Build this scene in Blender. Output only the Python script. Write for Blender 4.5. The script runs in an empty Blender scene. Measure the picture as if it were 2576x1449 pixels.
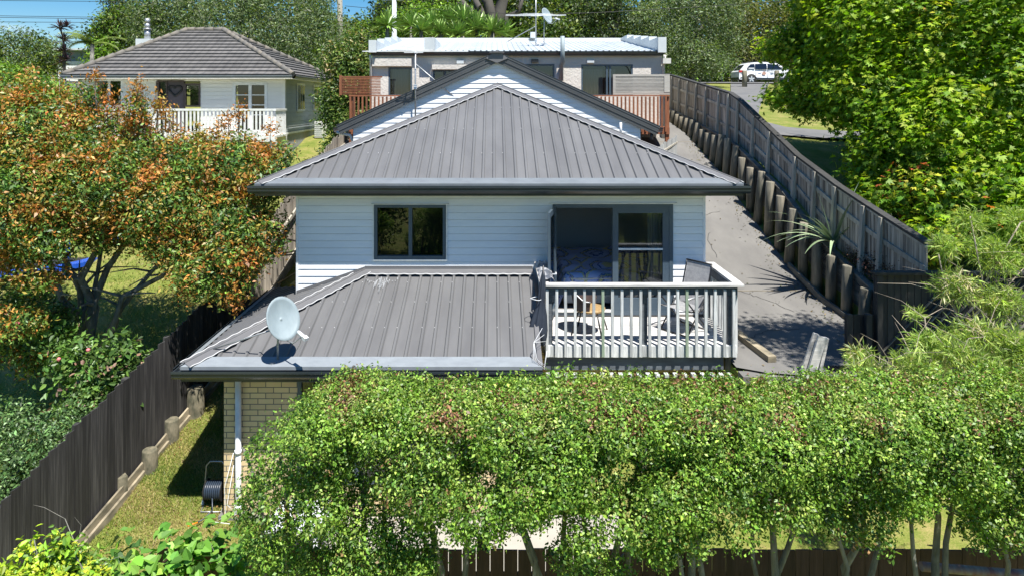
import bpy, math, random
import numpy as np
from mathutils import Vector
R_ = math.radians
S = bpy.context.scene
C = S.collection

# ---------------------------------------------------------------- camera, sky, sun, exposure
CZ = 6.35
cam_d = bpy.data.cameras.new("camera"); cam = bpy.data.objects.new("camera", cam_d); C.objects.link(cam)
cam.location = (0, 0, CZ); cam.rotation_euler = (R_(90), 0, 0)
cam_d.sensor_width = 36; cam_d.lens = 24
cam_d.shift_x = 46 / 2576; cam_d.shift_y = -469.5 / 2576
cam_d.clip_start = .1; cam_d.clip_end = 2000
S.camera = cam
SUN = Vector((.235, -.40, 1.0)).normalized()
w = bpy.data.worlds.new("World"); S.world = w; w.use_nodes = True
nt = w.node_tree; nt.nodes.clear()
def N(t, k, **kw):
    n = t.nodes.new(k)
    for a, b in kw.items():
        if a in n.inputs: n.inputs[a].default_value = b
        else: setattr(n, a, b)
    return n
wo = N(nt, 'ShaderNodeOutputWorld'); bg = N(nt, 'ShaderNodeBackground')
sky = N(nt, 'ShaderNodeTexSky'); sky.sky_type = 'NISHITA'; sky.sun_disc = False
sky.sun_elevation = math.asin(SUN.z); sky.sun_rotation = math.atan2(SUN.x, SUN.y)
sky.air_density = 1.0; sky.dust_density = .15; sky.ozone_density = 3.5
hsv = N(nt, 'ShaderNodeHueSaturation'); hsv.inputs['Saturation'].default_value = 1.5
tc = N(nt, 'ShaderNodeTexCoord'); mp = N(nt, 'ShaderNodeMapping'); mp.inputs['Scale'].default_value = (1, 1, 3.2)
cn = N(nt, 'ShaderNodeTexNoise'); cn.inputs['Scale'].default_value = 5; cn.inputs['Detail'].default_value = 8; cn.inputs['Roughness'].default_value = .58
cr = N(nt, 'ShaderNodeValToRGB'); cr.color_ramp.elements[0].position = .55; cr.color_ramp.elements[1].position = .78
cr.color_ramp.elements[0].color = (0, 0, 0, 1); cr.color_ramp.elements[1].color = (.8, .8, .8, 1)
cm = N(nt, 'ShaderNodeMixRGB'); cm.inputs[2].default_value = (8.5, 8.9, 9.6, 1)
L_ = nt.links.new
L_(tc.outputs['Generated'], mp.inputs[0]); L_(mp.outputs[0], cn.inputs['Vector']); L_(cn.outputs[0], cr.inputs[0])
L_(sky.outputs[0], hsv.inputs['Color']); L_(hsv.outputs[0], cm.inputs[1]); L_(cr.outputs[0], cm.inputs[0])
L_(cm.outputs[0], bg.inputs[0]); L_(bg.outputs[0], wo.inputs[0])
bg.inputs[1].default_value = .066
sd = bpy.data.lights.new("sun", 'SUN'); sd.energy = 4.7; sd.angle = R_(.53); sd.color = (1, .965, .9)
so = bpy.data.objects.new("sun", sd); C.objects.link(so)
so.rotation_euler = SUN.to_track_quat('Z', 'Y').to_euler(); so.location = (5, -8, 30)
S.view_settings.view_transform = 'Standard'; S.view_settings.look = 'None'
S.view_settings.exposure = 0.98; S.view_settings.gamma = 1
S.render.engine = 'CYCLES'
S.cycles.max_bounces = 7; S.cycles.diffuse_bounces = 3; S.cycles.transparent_max_bounces = 8
S.cycles.use_denoising = True
S.cycles.caustics_reflective = False; S.cycles.caustics_refractive = False

# ---------------------------------------------------------------- helpers
def P(px, py, d):          # a point seen at (px, py) of the 2576 px wide photo, d metres ahead
    return ((px - 1242) / 1717 * d, d, CZ - (py - 255) / 1717 * d)
def interp(pts, y): return float(np.interp(y, [p[0] for p in pts], [p[1] for p in pts]))

class MB:
    def __init__(s): s.v = []; s.f = []; s.t = []; s.sm = []
    def face(s, pts, t=None, sm=False):
        b = len(s.v); s.v += [tuple(p) for p in pts]; s.f.append(tuple(range(b, b + len(pts))))
        s.t.append(random.random() if t is None else t); s.sm.append(sm)
    def hexa(s, c, t=None):    # 8 corners: bottom 4 ccw, top 4 ccw
        b = len(s.v); s.v += [tuple(p) for p in c]
        t = random.random() if t is None else t
        for q in ((3, 2, 1, 0), (4, 5, 6, 7), (0, 1, 5, 4), (1, 2, 6, 5), (2, 3, 7, 6), (3, 0, 4, 7)):
            s.f.append(tuple(b + i for i in q)); s.t.append(t); s.sm.append(False)
    def box(s, x0, x1, y0, y1, z0, z1, t=None):
        s.hexa([(x0, y0, z0), (x1, y0, z0), (x1, y1, z0), (x0, y1, z0), (x0, y0, z1), (x1, y0, z1), (x1, y1, z1), (x0, y1, z1)], t)
    def bar(s, a, b, wd, ht, up=(0, 0, 1), t=None):
        a = Vector(a); b = Vector(b); d = (b - a).normalized(); u = Vector(up)
        if abs(d.dot(u)) > .98: u = Vector((0, 1, 0))
        r = d.cross(u).normalized() * wd / 2; u2 = r.cross(d).normalized() * ht / 2
        s.hexa([a - r - u2, a + r - u2, b + r - u2, b - r - u2, a - r + u2, a + r + u2, b + r + u2, b - r + u2], t)
    def tube(s, pts, r, n=8, t=None, caps=True):
        pts = [Vector(p) for p in pts]; m = len(pts)
        rs = r if isinstance(r, (list, tuple)) else [r] * m
        t = random.random() if t is None else t
        b = len(s.v); ref = None
        for i, p in enumerate(pts):
            d = (pts[min(i + 1, m - 1)] - pts[max(i - 1, 0)]).normalized()
            if ref is None:
                ref = d.orthogonal().normalized()
            ref = (ref - d * ref.dot(d)).normalized(); o = d.cross(ref)
            for k in range(n):
                a = 2 * math.pi * k / n
                s.v.append(tuple(p + (ref * math.cos(a) + o * math.sin(a)) * rs[i]))
        for i in range(m - 1):
            for k in range(n):
                k2 = (k + 1) % n
                s.f.append((b + i * n + k, b + i * n + k2, b + (i + 1) * n + k2, b + (i + 1) * n + k)); s.t.append(t); s.sm.append(True)
        if caps:
            s.f.append(tuple(b + k for k in range(n))[::-1]); s.t.append(t); s.sm.append(False)
            s.f.append(tuple(b + (m - 1) * n + k for k in range(n))); s.t.append(t); s.sm.append(False)
    def lathe(s, prof, c=(0, 0, 0), n=20, t=0.5, axis='z', cap=True):
        b = len(s.v)
        for (r, h) in prof:
            for k in range(n):
                a = 2 * math.pi * k / n; u, v_ = r * math.cos(a), r * math.sin(a)
                q = (u, v_, h) if axis == 'z' else ((u, h, v_) if axis == 'y' else (h, u, v_))
                s.v.append((c[0] + q[0], c[1] + q[1], c[2] + q[2]))
        for i in range(len(prof) - 1):
            for k in range(n):
                k2 = (k + 1) % n
                s.f.append((b + i * n + k, b + i * n + k2, b + (i + 1) * n + k2, b + (i + 1) * n + k)); s.t.append(t); s.sm.append(True)
        if cap:
            s.f.append(tuple(b + k for k in range(n))); s.t.append(t); s.sm.append(False)
            s.f.append(tuple(b + (len(prof) - 1) * n + k for k in range(n))); s.t.append(t); s.sm.append(False)
    def prism(s, outline, y0, y1, t=.5):     # outline in x,z extruded along y
        n = len(outline); b = len(s.v)
        s.v += [(x, y0, z) for x, z in outline] + [(x, y1, z) for x, z in outline]
        s.f.append(tuple(b + i for i in range(n))); s.t.append(t); s.sm.append(False)
        s.f.append(tuple(b + n + i for i in range(n))[::-1]); s.t.append(t); s.sm.append(False)
        for i in range(n):
            j = (i + 1) % n
            s.f.append((b + i, b + n + i, b + n + j, b + j)); s.t.append(t); s.sm.append(False)
    def strips(s, poly, axis, org, period, prof, nrm, t=None, sm=False):
        # clip a convex polygon into strips along axis and lift them by a repeating profile [(t,h),..]
        poly = [Vector(p) for p in poly]; axis = Vector(axis).normalized(); nrm = Vector(nrm).normalized()
        val = [(p.dot(axis) - org) for p in poly]
        k0 = math.floor(min(val) / period); k1 = math.ceil(max(val) / period)
        def clip(ps, a0, sgn):
            out = []
            for i in range(len(ps)):
                p, q = ps[i], ps[(i + 1) % len(ps)]
                dp = sgn * (p.dot(axis) - org - a0); dq = sgn * (q.dot(axis) - org - a0)
                if dp >= 0: out.append(p)
                if (dp > 1e-9 and dq < -1e-9) or (dp < -1e-9 and dq > 1e-9): out.append(p + (q - p) * (dp / (dp - dq)))
            return out
        for k in range(k0, k1 + 1):
            tt = random.random() if t is None else t
            for (t0, h0), (t1, h1) in zip(prof[:-1], prof[1:]):
                a0, a1 = (k + t0) * period, (k + t1) * period
                if a1 - a0 < 1e-6:
                    xs = []
                    for i in range(len(poly)):
                        p, q = poly[i], poly[(i + 1) % len(poly)]
                        dp = p.dot(axis) - org - a0; dq = q.dot(axis) - org - a0
                        if dp * dq < 0: xs.append(p + (q - p) * (dp / (dp - dq)))
                    if len(xs) == 2: s.face([xs[0] + nrm * h0, xs[1] + nrm * h0, xs[1] + nrm * h1, xs[0] + nrm * h1], tt)
                    continue
                c = clip(clip(poly, a0, 1), a1, -1)
                if len(c) < 3: continue
                s.face([p + nrm * (h0 + (h1 - h0) * ((p.dot(axis) - org - a0) / (a1 - a0))) for p in c], tt, sm)
    def build(s, name, mat, parent=None, label=None, cat=None, group=None, kind=None, recenter=True):
        off = Vector((0, 0, 0)); v = np.array(s.v, dtype=np.float32).reshape(-1, 3)
        if parent is None and recenter and len(v):
            off = Vector((float((v[:, 0].min() + v[:, 0].max()) / 2), float((v[:, 1].min() + v[:, 1].max()) / 2), float(v[:, 2].min())))
            v = v - np.array(off, dtype=np.float32)
        me = bpy.data.meshes.new(name); me.from_pydata(v.tolist(), [], s.f); 
        a = me.attributes.new('tint', 'FLOAT', 'FACE'); a.data.foreach_set('value', np.array(s.t, dtype=np.float32))
        me.polygons.foreach_set('use_smooth', s.sm)
        me.materials.append(mat); me.update()
        return link(name, me, parent, off, label, cat, group, kind)

def link(name, me, parent, off=None, label=None, cat=None, group=None, kind=None):
    o = bpy.data.objects.new(name, me); C.objects.link(o)
    if parent is not None:
        o.parent = parent
        if parent.type == 'EMPTY': o.location = -Vector(parent.location)
    elif off is not None: o.location = off
    if label: o['label'] = label
    if cat: o['category'] = cat
    if group: o['group'] = group
    if kind: o['kind'] = kind
    return o
def thing(name, label, cat, loc=(0, 0, 0), group=None):
    o = bpy.data.objects.new(name, None); C.objects.link(o); o.location = loc
    o.empty_display_size = .2; o['label'] = label; o['category'] = cat
    if group: o['group'] = group
    return o
def dup(root, loc, rz=None, label=None):
    def cp(o, par):
        c = o.copy(); C.objects.link(c)
        if par: c.parent = par
        for ch in [k for k in bpy.data.objects if k.parent == o and k not in made]:
            made.append(cp(ch, c))
        made.append(c); return c
    made = []
    r = cp(root, None); r.location = loc
    if rz is not None: r.rotation_euler[2] = rz
    if label: r['label'] = label
    return r

# ---------------------------------------------------------------- materials
_mats = {}
def mat(name, col, rough=.6, col2=None, scale=(6, 6, 6), metal=0, bump=0, bscale=None, tint=0, spec=.5, detail=6, lo=.35, hi=.65, gen=None, bdist=.01):
    """noise-varied principled; tint = how strongly the per-face random value lightens/darkens"""
    if name in _mats: return _mats[name]
    m = bpy.data.materials.new(name); m.use_nodes = True; t = m.node_tree; ln = t.links.new
    b = t.nodes['Principled BSDF']; b.inputs['Roughness'].default_value = rough; b.inputs['Metallic'].default_value = metal
    b.inputs['Specular IOR Level'].default_value = spec
    c1 = (*col, 1); c2 = (*(col2 or tuple(c * .8 for c in col)), 1)
    tcn = N(t, 'ShaderNodeTexCoord'); mpn = N(t, 'ShaderNodeMapping'); mpn.inputs['Scale'].default_value = scale
    nz = N(t, 'ShaderNodeTexNoise'); nz.inputs['Scale'].default_value = 1; nz.inputs['Detail'].default_value = detail; nz.inputs['Roughness'].default_value = .6
    ln(tcn.outputs['Object'], mpn.inputs[0]); ln(mpn.outputs[0], nz.inputs['Vector'])
    mr = N(t, 'ShaderNodeMapRange'); mr.inputs[1].default_value = lo; mr.inputs[2].default_value = hi
    ln(nz.outputs[0], mr.inputs[0])
    mx = N(t, 'ShaderNodeMixRGB'); mx.inputs[1].default_value = c1; mx.inputs[2].default_value = c2
    ln(mr.outputs[0], mx.inputs[0]); out = mx.outputs[0]
    if tint:
        at = N(t, 'ShaderNodeAttribute'); at.attribute_name = 'tint'
        m2 = N(t, 'ShaderNodeMapRange'); m2.inputs[3].default_value = 1 - tint; m2.inputs[4].default_value = 1 + tint * .6
        ln(at.outputs['Fac'], m2.inputs[0])
        mu = N(t, 'ShaderNodeMixRGB', blend_type='MULTIPLY'); mu.inputs[0].default_value = 1
        ln(out, mu.inputs[1]); ln(m2.outputs[0], mu.inputs[2]); out = mu.outputs[0]
    ln(out, b.inputs['Base Color'])
    if bump:
        mp2 = N(t, 'ShaderNodeMapping'); mp2.inputs['Scale'].default_value = bscale or scale
        n2 = N(t, 'ShaderNodeTexNoise'); n2.inputs['Scale'].default_value = 1; n2.inputs['Detail'].default_value = 6
        bp = N(t, 'ShaderNodeBump'); bp.inputs['Strength'].default_value = bump; bp.inputs['Distance'].default_value = bdist
        ln(tcn.outputs['Object'], mp2.inputs[0]); ln(mp2.outputs[0], n2.inputs['Vector']); ln(n2.outputs[0], bp.inputs['Height']); ln(bp.outputs[0], b.inputs['Normal'])
    _mats[name] = m; return m

def leafmat(name, rough=.45, trans=.3, spec=.5):
    m = bpy.data.materials.new(name); m.use_nodes = True; t = m.node_tree; ln = t.links.new
    b = t.nodes['Principled BSDF']; b.inputs['Roughness'].default_value = rough; b.inputs['Specular IOR Level'].default_value = spec
    at = N(t, 'ShaderNodeAttribute'); at.attribute_name = 'leafcol'
    tr = N(t, 'ShaderNodeBsdfTranslucent'); mx = N(t, 'ShaderNodeMixShader'); mx.inputs[0].default_value = trans
    g = N(t, 'ShaderNodeMixRGB', blend_type='MULTIPLY'); g.inputs[0].default_value = 1; g.inputs[2].default_value = (1.5, 1.7, .5, 1)
    ln(at.outputs['Color'], b.inputs['Base Color']); ln(at.outputs['Color'], g.inputs[1]); ln(g.outputs[0], tr.inputs['Color'])
    ln(b.outputs[0], mx.inputs[1]); ln(tr.outputs[0], mx.inputs[2]); ln(mx.outputs[0], t.nodes['Material Output'].inputs['Surface'])
    return m
LEAF = leafmat('glossy_leaf', .46, .2, .45); LEAFM = leafmat('matt_leaf', .5, .3, .4); LEAFT = leafmat('thin_leaf', .5, .42, .35)

M = dict(
    white=mat('white_paint', (.76, .77, .77), .5, (.70, .71, .70), (1.2, 1.2, 3)),
    weather=mat('weatherboard_paint', (.80, .82, .84), .45, (.73, .75, .78), (.8, .8, 5), bump=.1, bscale=(8, 8, 60)),
    trim=mat('white_trim', (.8, .8, .78), .4),
    roof=mat('charcoal_roof', (.148, .147, .148), .42, (.124, .123, .125), (3, .8, .8), spec=.4, tint=.07, detail=10, bump=.05, bscale=(30, 30, 30)),
    rcap=mat('charcoal_capping', (.15, .148, .152), .4, (.13, .13, .135), (3, 3, 3), spec=.4),
    apron=mat('eave_apron', (.17, .19, .205), .45, (.14, .155, .17), (4, 9, 4), spec=.6, bump=.2, bscale=(5, 3, 3)),
    gutter=mat('dark_gutter', (.022, .03, .038), .25, (.03, .04, .05), (2, 2, 2), spec=.6),
    lead=mat('lead_edge', (.5, .5, .5), .45, (.45, .45, .45), (20, 20, 20)),  # pale tone carries the glint of the soft lead edge
    soffit=mat('soffit', (.62, .61, .56), .7),
    frame=mat('joinery', (.075, .105, .135), .35, (.06, .09, .12), (3, 3, 3)),
    deckw=mat('weathered_deck_timber', (.68, .66, .63), .88, (.36, .35, .34), (2, 30, 30), tint=.22, bump=.3, bscale=(3, 60, 60)),
    balu=mat('weathered_baluster', (.72, .73, .72), .88, (.36, .38, .38), (36, 36, 2.5), tint=.28, bump=.3, bscale=(80, 80, 5)),
    dkbeam=mat('dark_deck_beam', (.13, .15, .17), .8, (.08, .09, .1), (3, 20, 20), tint=.1),
    fdark=mat('dark_palings', (.030, .028, .029), .7, (.115, .11, .105), (30, 30, 1.1), tint=.5, bump=.6, bscale=(60, 60, 3), lo=.46, hi=.82, detail=10),
    fgrey=mat('grey_palings', (.56, .49, .40), .9, (.10, .085, .07), (14, 14, .8), tint=.3, bump=.4, bscale=(60, 60, 3), lo=.38, hi=.68),
    fred=mat('red_brown_palings', (.055, .028, .024), .7, (.11, .06, .05), (14, 14, 1.6), tint=.35, bump=.3, bscale=(50, 50, 3), lo=.4, hi=.75),
    fshade=mat('old_dark_timber', (.05, .048, .045), .85, (.03, .03, .03), (10, 10, 2), tint=.3),
    post=mat('fence_post', (.50, .46, .38), .85, (.27, .25, .21), (16, 16, 1.5), tint=.2),
    pole=mat('round_pole', (.32, .28, .21), .9, (.085, .085, .065), (9, 9, 1.1), tint=.25, bump=.4, bscale=(40, 40, 4)),
    sleeper=mat('retaining_board', (.25, .23, .19), .9, (.09, .09, .08), (1.2, 1.2, 12), tint=.3, bump=.4, bscale=(3, 3, 60)),
    pine=mat('bare_timber', (.38, .32, .22), .9, (.15, .13, .09), (3, 3, 9), tint=.2, detail=10),
    stump=mat('stump', (.22, .19, .13), .9, (.07, .07, .045), (9, 9, 4), bump=.5, bscale=(40, 40, 10), bdist=.02),
    bark=mat('grey_bark', (.30, .28, .24), .9, (.10, .10, .085), (9, 9, 3), bump=.6, bscale=(40, 40, 12), bdist=.02),
    barkd=mat('dark_bark', (.085, .075, .065), .9, (.07, .065, .055), (5, 5, 2), bump=.6, bscale=(20, 20, 6), bdist=.03),
    twig=mat('pale_twig', (.42, .36, .28), .8, (.25, .2, .15), (9, 9, 9)),
    concrete=mat('driveway_concrete', (.19, .182, .168), .92, (.115, .11, .105), (1.3, .5, 1.3), bump=.4, bscale=(60, 60, 60), detail=12, lo=.3, hi=.75),
    asphalt=mat('asphalt', (.16, .155, .15), .9, (.12, .12, .12), (1, 1, 1), bump=.3, bscale=(30, 30, 30)),
    patio=mat('pale_patio', (.40, .37, .32), .85, (.33, .31, .27), (2, 2, 2), bump=.15, bscale=(50, 50, 50)),
    redwood=mat('red_stained_timber', (.28, .10, .045), .6, (.18, .065, .03), (9, 9, 3), tint=.3),
    stucco=mat('beige_stucco', (.66, .62, .56), .9, (.57, .53, .48), (1.5, 1.5, 1.5), bump=.6, bscale=(12, 12, 12), bdist=.03),
    rooflt=mat('pale_steel_roof', (.52, .56, .58), .4, (.42, .46, .49), (1.5, .6, 1), spec=.6, tint=.08),
    parapet=mat('pale_parapet', (.60, .64, .65), .6, (.50, .54, .56), (2, 2, 2)),
    tile=mat('grey_roof_tile', (.155, .147, .14), .85, (.10, .096, .093), (2.5, 2.5, 2.5), tint=.22, bump=.6, bscale=(25, 25, 25), bdist=.02),
    tilecap=mat('ridge_tile', (.20, .175, .14), .85, (.13, .125, .115), (4, 4, 4)),
    cream=mat('cream_weatherboard', (.80, .77, .71), .6, (.74, .71, .66), (1, 1, 4)),
    block=mat('grey_block', (.34, .34, .35), .9, (.26, .27, .28), (5, 5, 12), bump=.5, bscale=(6, 6, 16), bdist=.02),
    dishm=mat('dish_paint', (.27, .325, .345), .55, (.22, .27, .29), (5, 5, 2)),
    galv=mat('galvanised', (.45, .46, .47), .4, (.35, .36, .37), (9, 9, 9), metal=.6),
    plast=mat('white_plastic', (.78, .80, .82), .35),
    navy=mat('navy_cloth', (.02, .028, .045), .85, (.03, .04, .06), (9, 9, 3)),
    black=mat('black_metal', (.02, .02, .022), .4),
    slingm=mat('grey_sling', (.33, .33, .33), .7, (.24, .24, .25), (20, 20, 20)),
    tan=mat('tan_wicker', (.40, .27, .12), .6, (.26, .16, .07), (25, 25, 25)),
    rubber=mat('rubber', (.02, .02, .02), .7),
    hose=mat('dark_hose', (.03, .045, .07), .35),
    orange=mat('orange_plastic', (.75, .25, .02), .5),
    bluecov=mat('blue_vinyl', (.01, .06, .36), .3, (.02, .09, .45), (6, 6, 6)),
    yellow=mat('yellow_plastic', (.75, .42, .02), .5),
    room=mat('bedroom_wall', (.74, .72, .70), .8, (.70, .69, .67), (1, 1, 1)),
    carpet=mat('carpet', (.22, .2, .18), .95),
    curtain=mat('pale_curtain', (.55, .58, .56), .9, (.45, .48, .47), (18, 18, .5)),
    brown=mat('brown_door', (.085, .06, .055), .5),
    carw=mat('white_car_paint', (.80, .81, .83), .25, (.78, .79, .81), (2, 2, 2), spec=.7),
    cglass=mat('dark_car_glass', (.01, .012, .018), .06, (.012, .014, .02), (2, 2, 2), spec=.8),
    skin=mat('portrait_tone', (.55, .33, .25), .6),
    redl=mat('red_lamp', (.5, .02, .02), .2),
    wire=mat('wire', (.03, .03, .03), .6),
)
def glass_mat(name='window_glass', tintc=(.03, .04, .045), alpha=.35):
    m = bpy.data.materials.new(name); m.use_nodes = True; t = m.node_tree; ln = t.links.new
    o = t.nodes['Material Output']; t.nodes.remove(t.nodes['Principled BSDF'])
    gl = N(t, 'ShaderNodeBsdfGlossy'); gl.inputs['Roughness'].default_value = .01; gl.inputs['Color'].default_value = (.9, .95, 1, 1)
    tp = N(t, 'ShaderNodeBsdfTransparent'); tp.inputs['Color'].default_value = (*[alpha] * 3, 1)
    fr = N(t, 'ShaderNodeFresnel'); fr.inputs['IOR'].default_value = 1.7
    ml = N(t, 'ShaderNodeMath', operation='MULTIPLY_ADD'); ml.inputs[1].default_value = .9; ml.inputs[2].default_value = .02
    ln(fr.outputs[0], ml.inputs[0])
    mx = N(t, 'ShaderNodeMixShader'); ln(ml.outputs[0], mx.inputs[0]); ln(tp.outputs[0], mx.inputs[1]); ln(gl.outputs[0], mx.inputs[2]); ln(mx.outputs[0], o.inputs[0])
    return m
GLASS = glass_mat('window_glass', alpha=.55)

def brick_mat():
    m = bpy.data.materials.new('cream_brick'); m.use_nodes = True; t = m.node_tree; ln = t.links.new
    b = t.nodes['Principled BSDF']; b.inputs['Roughness'].default_value = .85
    tcn = N(t, 'ShaderNodeTexCoord'); sp = N(t, 'ShaderNodeSeparateXYZ'); ad = N(t, 'ShaderNodeMath', operation='ADD'); cb = N(t, 'ShaderNodeCombineXYZ')
    ln(tcn.outputs['Object'], sp.inputs[0]); ln(sp.outputs[0], ad.inputs[0]); ln(sp.outputs[1], ad.inputs[1]); ln(ad.outputs[0], cb.inputs[0]); ln(sp.outputs[2], cb.inputs[1])
    br = N(t, 'ShaderNodeTexBrick'); br.inputs['Scale'].default_value = 1; br.inputs['Brick Width'].default_value = .24; br.inputs['Row Height'].default_value = .086
    br.inputs['Mortar Size'].default_value = .007; br.inputs['Mortar Smooth'].default_value = .1; br.inputs['Bias'].default_value = -.2
    br.inputs['Color1'].default_value = (.74, .59, .34, 1); br.inputs['Color2'].default_value = (.62, .48, .28, 1); br.inputs['Mortar'].default_value = (.17, .16, .14, 1)
    nz = N(t, 'ShaderNodeTexNoise'); nz.inputs['Scale'].default_value = 14; mu = N(t, 'ShaderNodeMixRGB', blend_type='MULTIPLY'); mu.inputs[0].default_value = .15
    ln(cb.outputs[0], br.inputs['Vector']); ln(tcn.outputs['Object'], nz.inputs['Vector']); ln(br.outputs[0], mu.inputs[1]); ln(nz.outputs['Color'], mu.inputs[2])
    ln(mu.outputs[0], b.inputs['Base Color'])
    bp = N(t, 'ShaderNodeBump'); bp.inputs['Strength'].default_value = .6; bp.inputs['Distance'].default_value = .01; bp.invert = True
    ln(br.outputs['Fac'], bp.inputs['Height']); ln(bp.outputs[0], b.inputs['Normal'])
    return m
BRICK = brick_mat()
def grass_mat(name, a, b2, c, sc=1.6):
    m = bpy.data.materials.new(name); m.use_nodes = True; t = m.node_tree; ln = t.links.new
    b = t.nodes['Principled BSDF']; b.inputs['Roughness'].default_value = .95; b.inputs['Specular IOR Level'].default_value = .15
    tcn = N(t, 'ShaderNodeTexCoord'); n1 = N(t, 'ShaderNodeTexNoise'); n1.inputs['Scale'].default_value = sc; n1.inputs['Detail'].default_value = 9; n1.inputs['Roughness'].default_value = .7
    n2 = N(t, 'ShaderNodeTexNoise'); n2.inputs['Scale'].default_value = 38; n2.inputs['Detail'].default_value = 4
    ad = N(t, 'ShaderNodeMath', operation='MULTIPLY_ADD'); ad.inputs[1].default_value = .45; 
    r = N(t, 'ShaderNodeValToRGB'); e = r.color_ramp.elements; e[0].position = .42; e[0].color = (*a, 1); e[1].position = .95; e[1].color = (*c, 1)
    k = e.new(.7); k.color = (*b2, 1)
    ln(tcn.outputs['Object'], n1.inputs['Vector']); ln(tcn.outputs['Object'], n2.inputs['Vector'])
    ln(n2.outputs[0], ad.inputs[0]); ln(n1.outputs[0], ad.inputs[2]); ln(ad.outputs[0], r.inputs[0]); ln(r.outputs[0], b.inputs['Base Color'])
    bp = N(t, 'ShaderNodeBump'); bp.inputs['Strength'].default_value = .7; bp.inputs['Distance'].default_value = .03
    ln(n2.outputs[0], bp.inputs['Height']); ln(bp.outputs[0], b.inputs['Normal'])
    return m
GRASS = grass_mat('lawn_grass', (.085, .135, .022), (.17, .195, .042), (.33, .26, .11))

# ---------------------------------------------------------------- terrain
PL = [(-60, -1), (9, -.2), (10, -.1), (10.4, -.03), (11.8, .43), (13.5, .95), (16, 2.1), (21, 3.5), (24, 3.8), (27, 3.95), (30, 4.7), (45, 5.6), (60, 6.4), (150, 9)]
PD = [(10.9, 2.05), (12, 2.08), (14.6, 2.28), (16, 2.7), (18.6, 3.6), (19.6, 4.05), (24, 5.2), (28, 5.8), (40, 6.6), (55, 7.5), (150, 10)]
PR = [(11, 2.5), (13, 2.95), (14.6, 3.35), (16.4, 4.1), (19.7, 5.0), (24, 5.55), (28, 6.0), (45, 7.3), (55, 7.8), (70, 8.1), (150, 10)]
def ground_z(x, y):
    l, d, r = interp(PL, y), interp(PD, y), interp(PR, y)
    if y < 10.9: return l
    if x >= 7.0: return r
    if x >= 3.9: return d + (r - d) * max(0, min(1, (y - 28) / 4)) * max(0, (x - 3.9) / 3.1) - .03
    if x > -4.9 and y > 19: return l + (d - l) * (x + 4.9) / 8.75 * min(1, (y - 19) / 3)
    return l
def G(px, py, zoff=0):     # where a photo point meets the ground
    lo = None
    for i in range(60, 1400):
        d = i * .1; x, y, z = P(px, py, d)
        if z <= ground_z(x, y) + zoff: return (x, y, ground_z(x, y))
    return P(px, py, 60)
xs = sorted(set([-160, -100, -60, -40, -30, -24, -20] + [-18 + i for i in range(13)] + [-5.0, -4.9, -4.5, -4, -3.7, -2, 0, 2, 3, 3.85, 3.9, 5, 6.97, 7.0] + [7.5 + .75 * i for i in range(20)] + [24, 28, 34, 45, 60, 100, 160]))
ys = sorted(set([-60, -30, -15, -5, 0, 4, 7, 9, 9.5, 10, 10.2, 10.4, 10.6, 10.89, 10.9] + [11 + .5 * i for i in range(60)] + [41 + 2 * i for i in range(20)] + [85, 100, 125, 150, 300]))
m = MB(); nx = len(xs)
for y in ys:
    for x in xs:
        b = .03 * math.sin(x * 1.7 + y * .9) * math.sin(y * 1.3) if (x < -5 or x > 8) else 0
        m.v.append((x, y, ground_z(x, y) + b))
for j in range(len(ys) - 1):
    for i in range(nx - 1):
        m.f.append((j * nx + i, j * nx + i + 1, (j + 1) * nx + i + 1, (j + 1) * nx + i)); m.t.append(.5); m.sm.append(False)
m.build('ground', GRASS, kind='structure', label='sloping lawn and grass rising away from the camera', recenter=False)

# driveway
m = MB(); yy = [10.97, 11.3, 12, 12.8, 13.6, 14.6, 15.3, 16, 17, 18, 18.6, 19.1, 19.6, 21, 22.5, 24, 26, 28, 31, 35]
for a, b in zip(yy[:-1], yy[1:]):
    za, zb = interp(PD, a) + .03, interp(PD, b) + .03
    m.face([(3.9, a, za), (6.72, a, za), (6.72, b, zb), (3.9, b, zb)], .5, True)
z = interp(PD, 11) + .03
m.face([(3.9, 10.97, z), (4.3, 10.75, z), (5.0, 10.62, z), (5.9, 10.6, z), (6.72, 10.97, z)], .5)
m.build('driveway', M['concrete'], kind='structure', label='long grey concrete driveway rising beside the house', recenter=False)
m = MB()
for yb in (14.55, 19.0, 23):
    zb = interp(PD, yb) + .036
    m.face([(3.9, yb, zb), (6.7, yb, zb), (6.7, yb + .02, zb + .004), (3.9, yb + .02, zb + .004)], .2)
m.build('driveway_joint', M['pine'], kind='structure', label='pale joints across the concrete driveway', recenter=False)
m = MB()
m.prism([(3.9, 0), (6.72, 0), (6.72, 2.05), (3.9, 2.05)], 10.66, 10.9)
m.build('driveway_edge_wall', M['concrete'], label='low concrete wall holding up the near end of the driveway', cat='retaining wall', recenter=True)
m = MB(); rc_ = random.Random(8)
for (x, y, dx, dy, n) in ((4.6, 12.2, .10, .03, 14), (5.9, 13.4, -.05, .10, 16), (4.4, 17.3, .09, .05, 18), (5.2, 15.9, .02, .09, 12)):
    px_, py_ = x, y
    for i in range(n):
        qx, qy = px_ + dx * rc_.uniform(.4, 1.4) + rc_.gauss(0, .025), py_ + dy * rc_.uniform(.4, 1.4) + rc_.gauss(0, .025); L_c = math.hypot(qx - px_, qy - py_); ox, oy = -(qy - py_) / L_c * .006, (qx - px_) / L_c * .006
        z1, z2 = interp(PD, py_) + .035, interp(PD, qy) + .035; m.face([(px_ - ox, py_ - oy, z1), (qx - ox, qy - oy, z2), (qx + ox, qy + oy, z2), (px_ + ox, py_ + oy, z1)], .3); px_, py_ = qx, qy
m.build('driveway_crack', M['rubber'], kind='structure', label='fine dark cracks in the driveway concrete', recenter=False)
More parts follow.
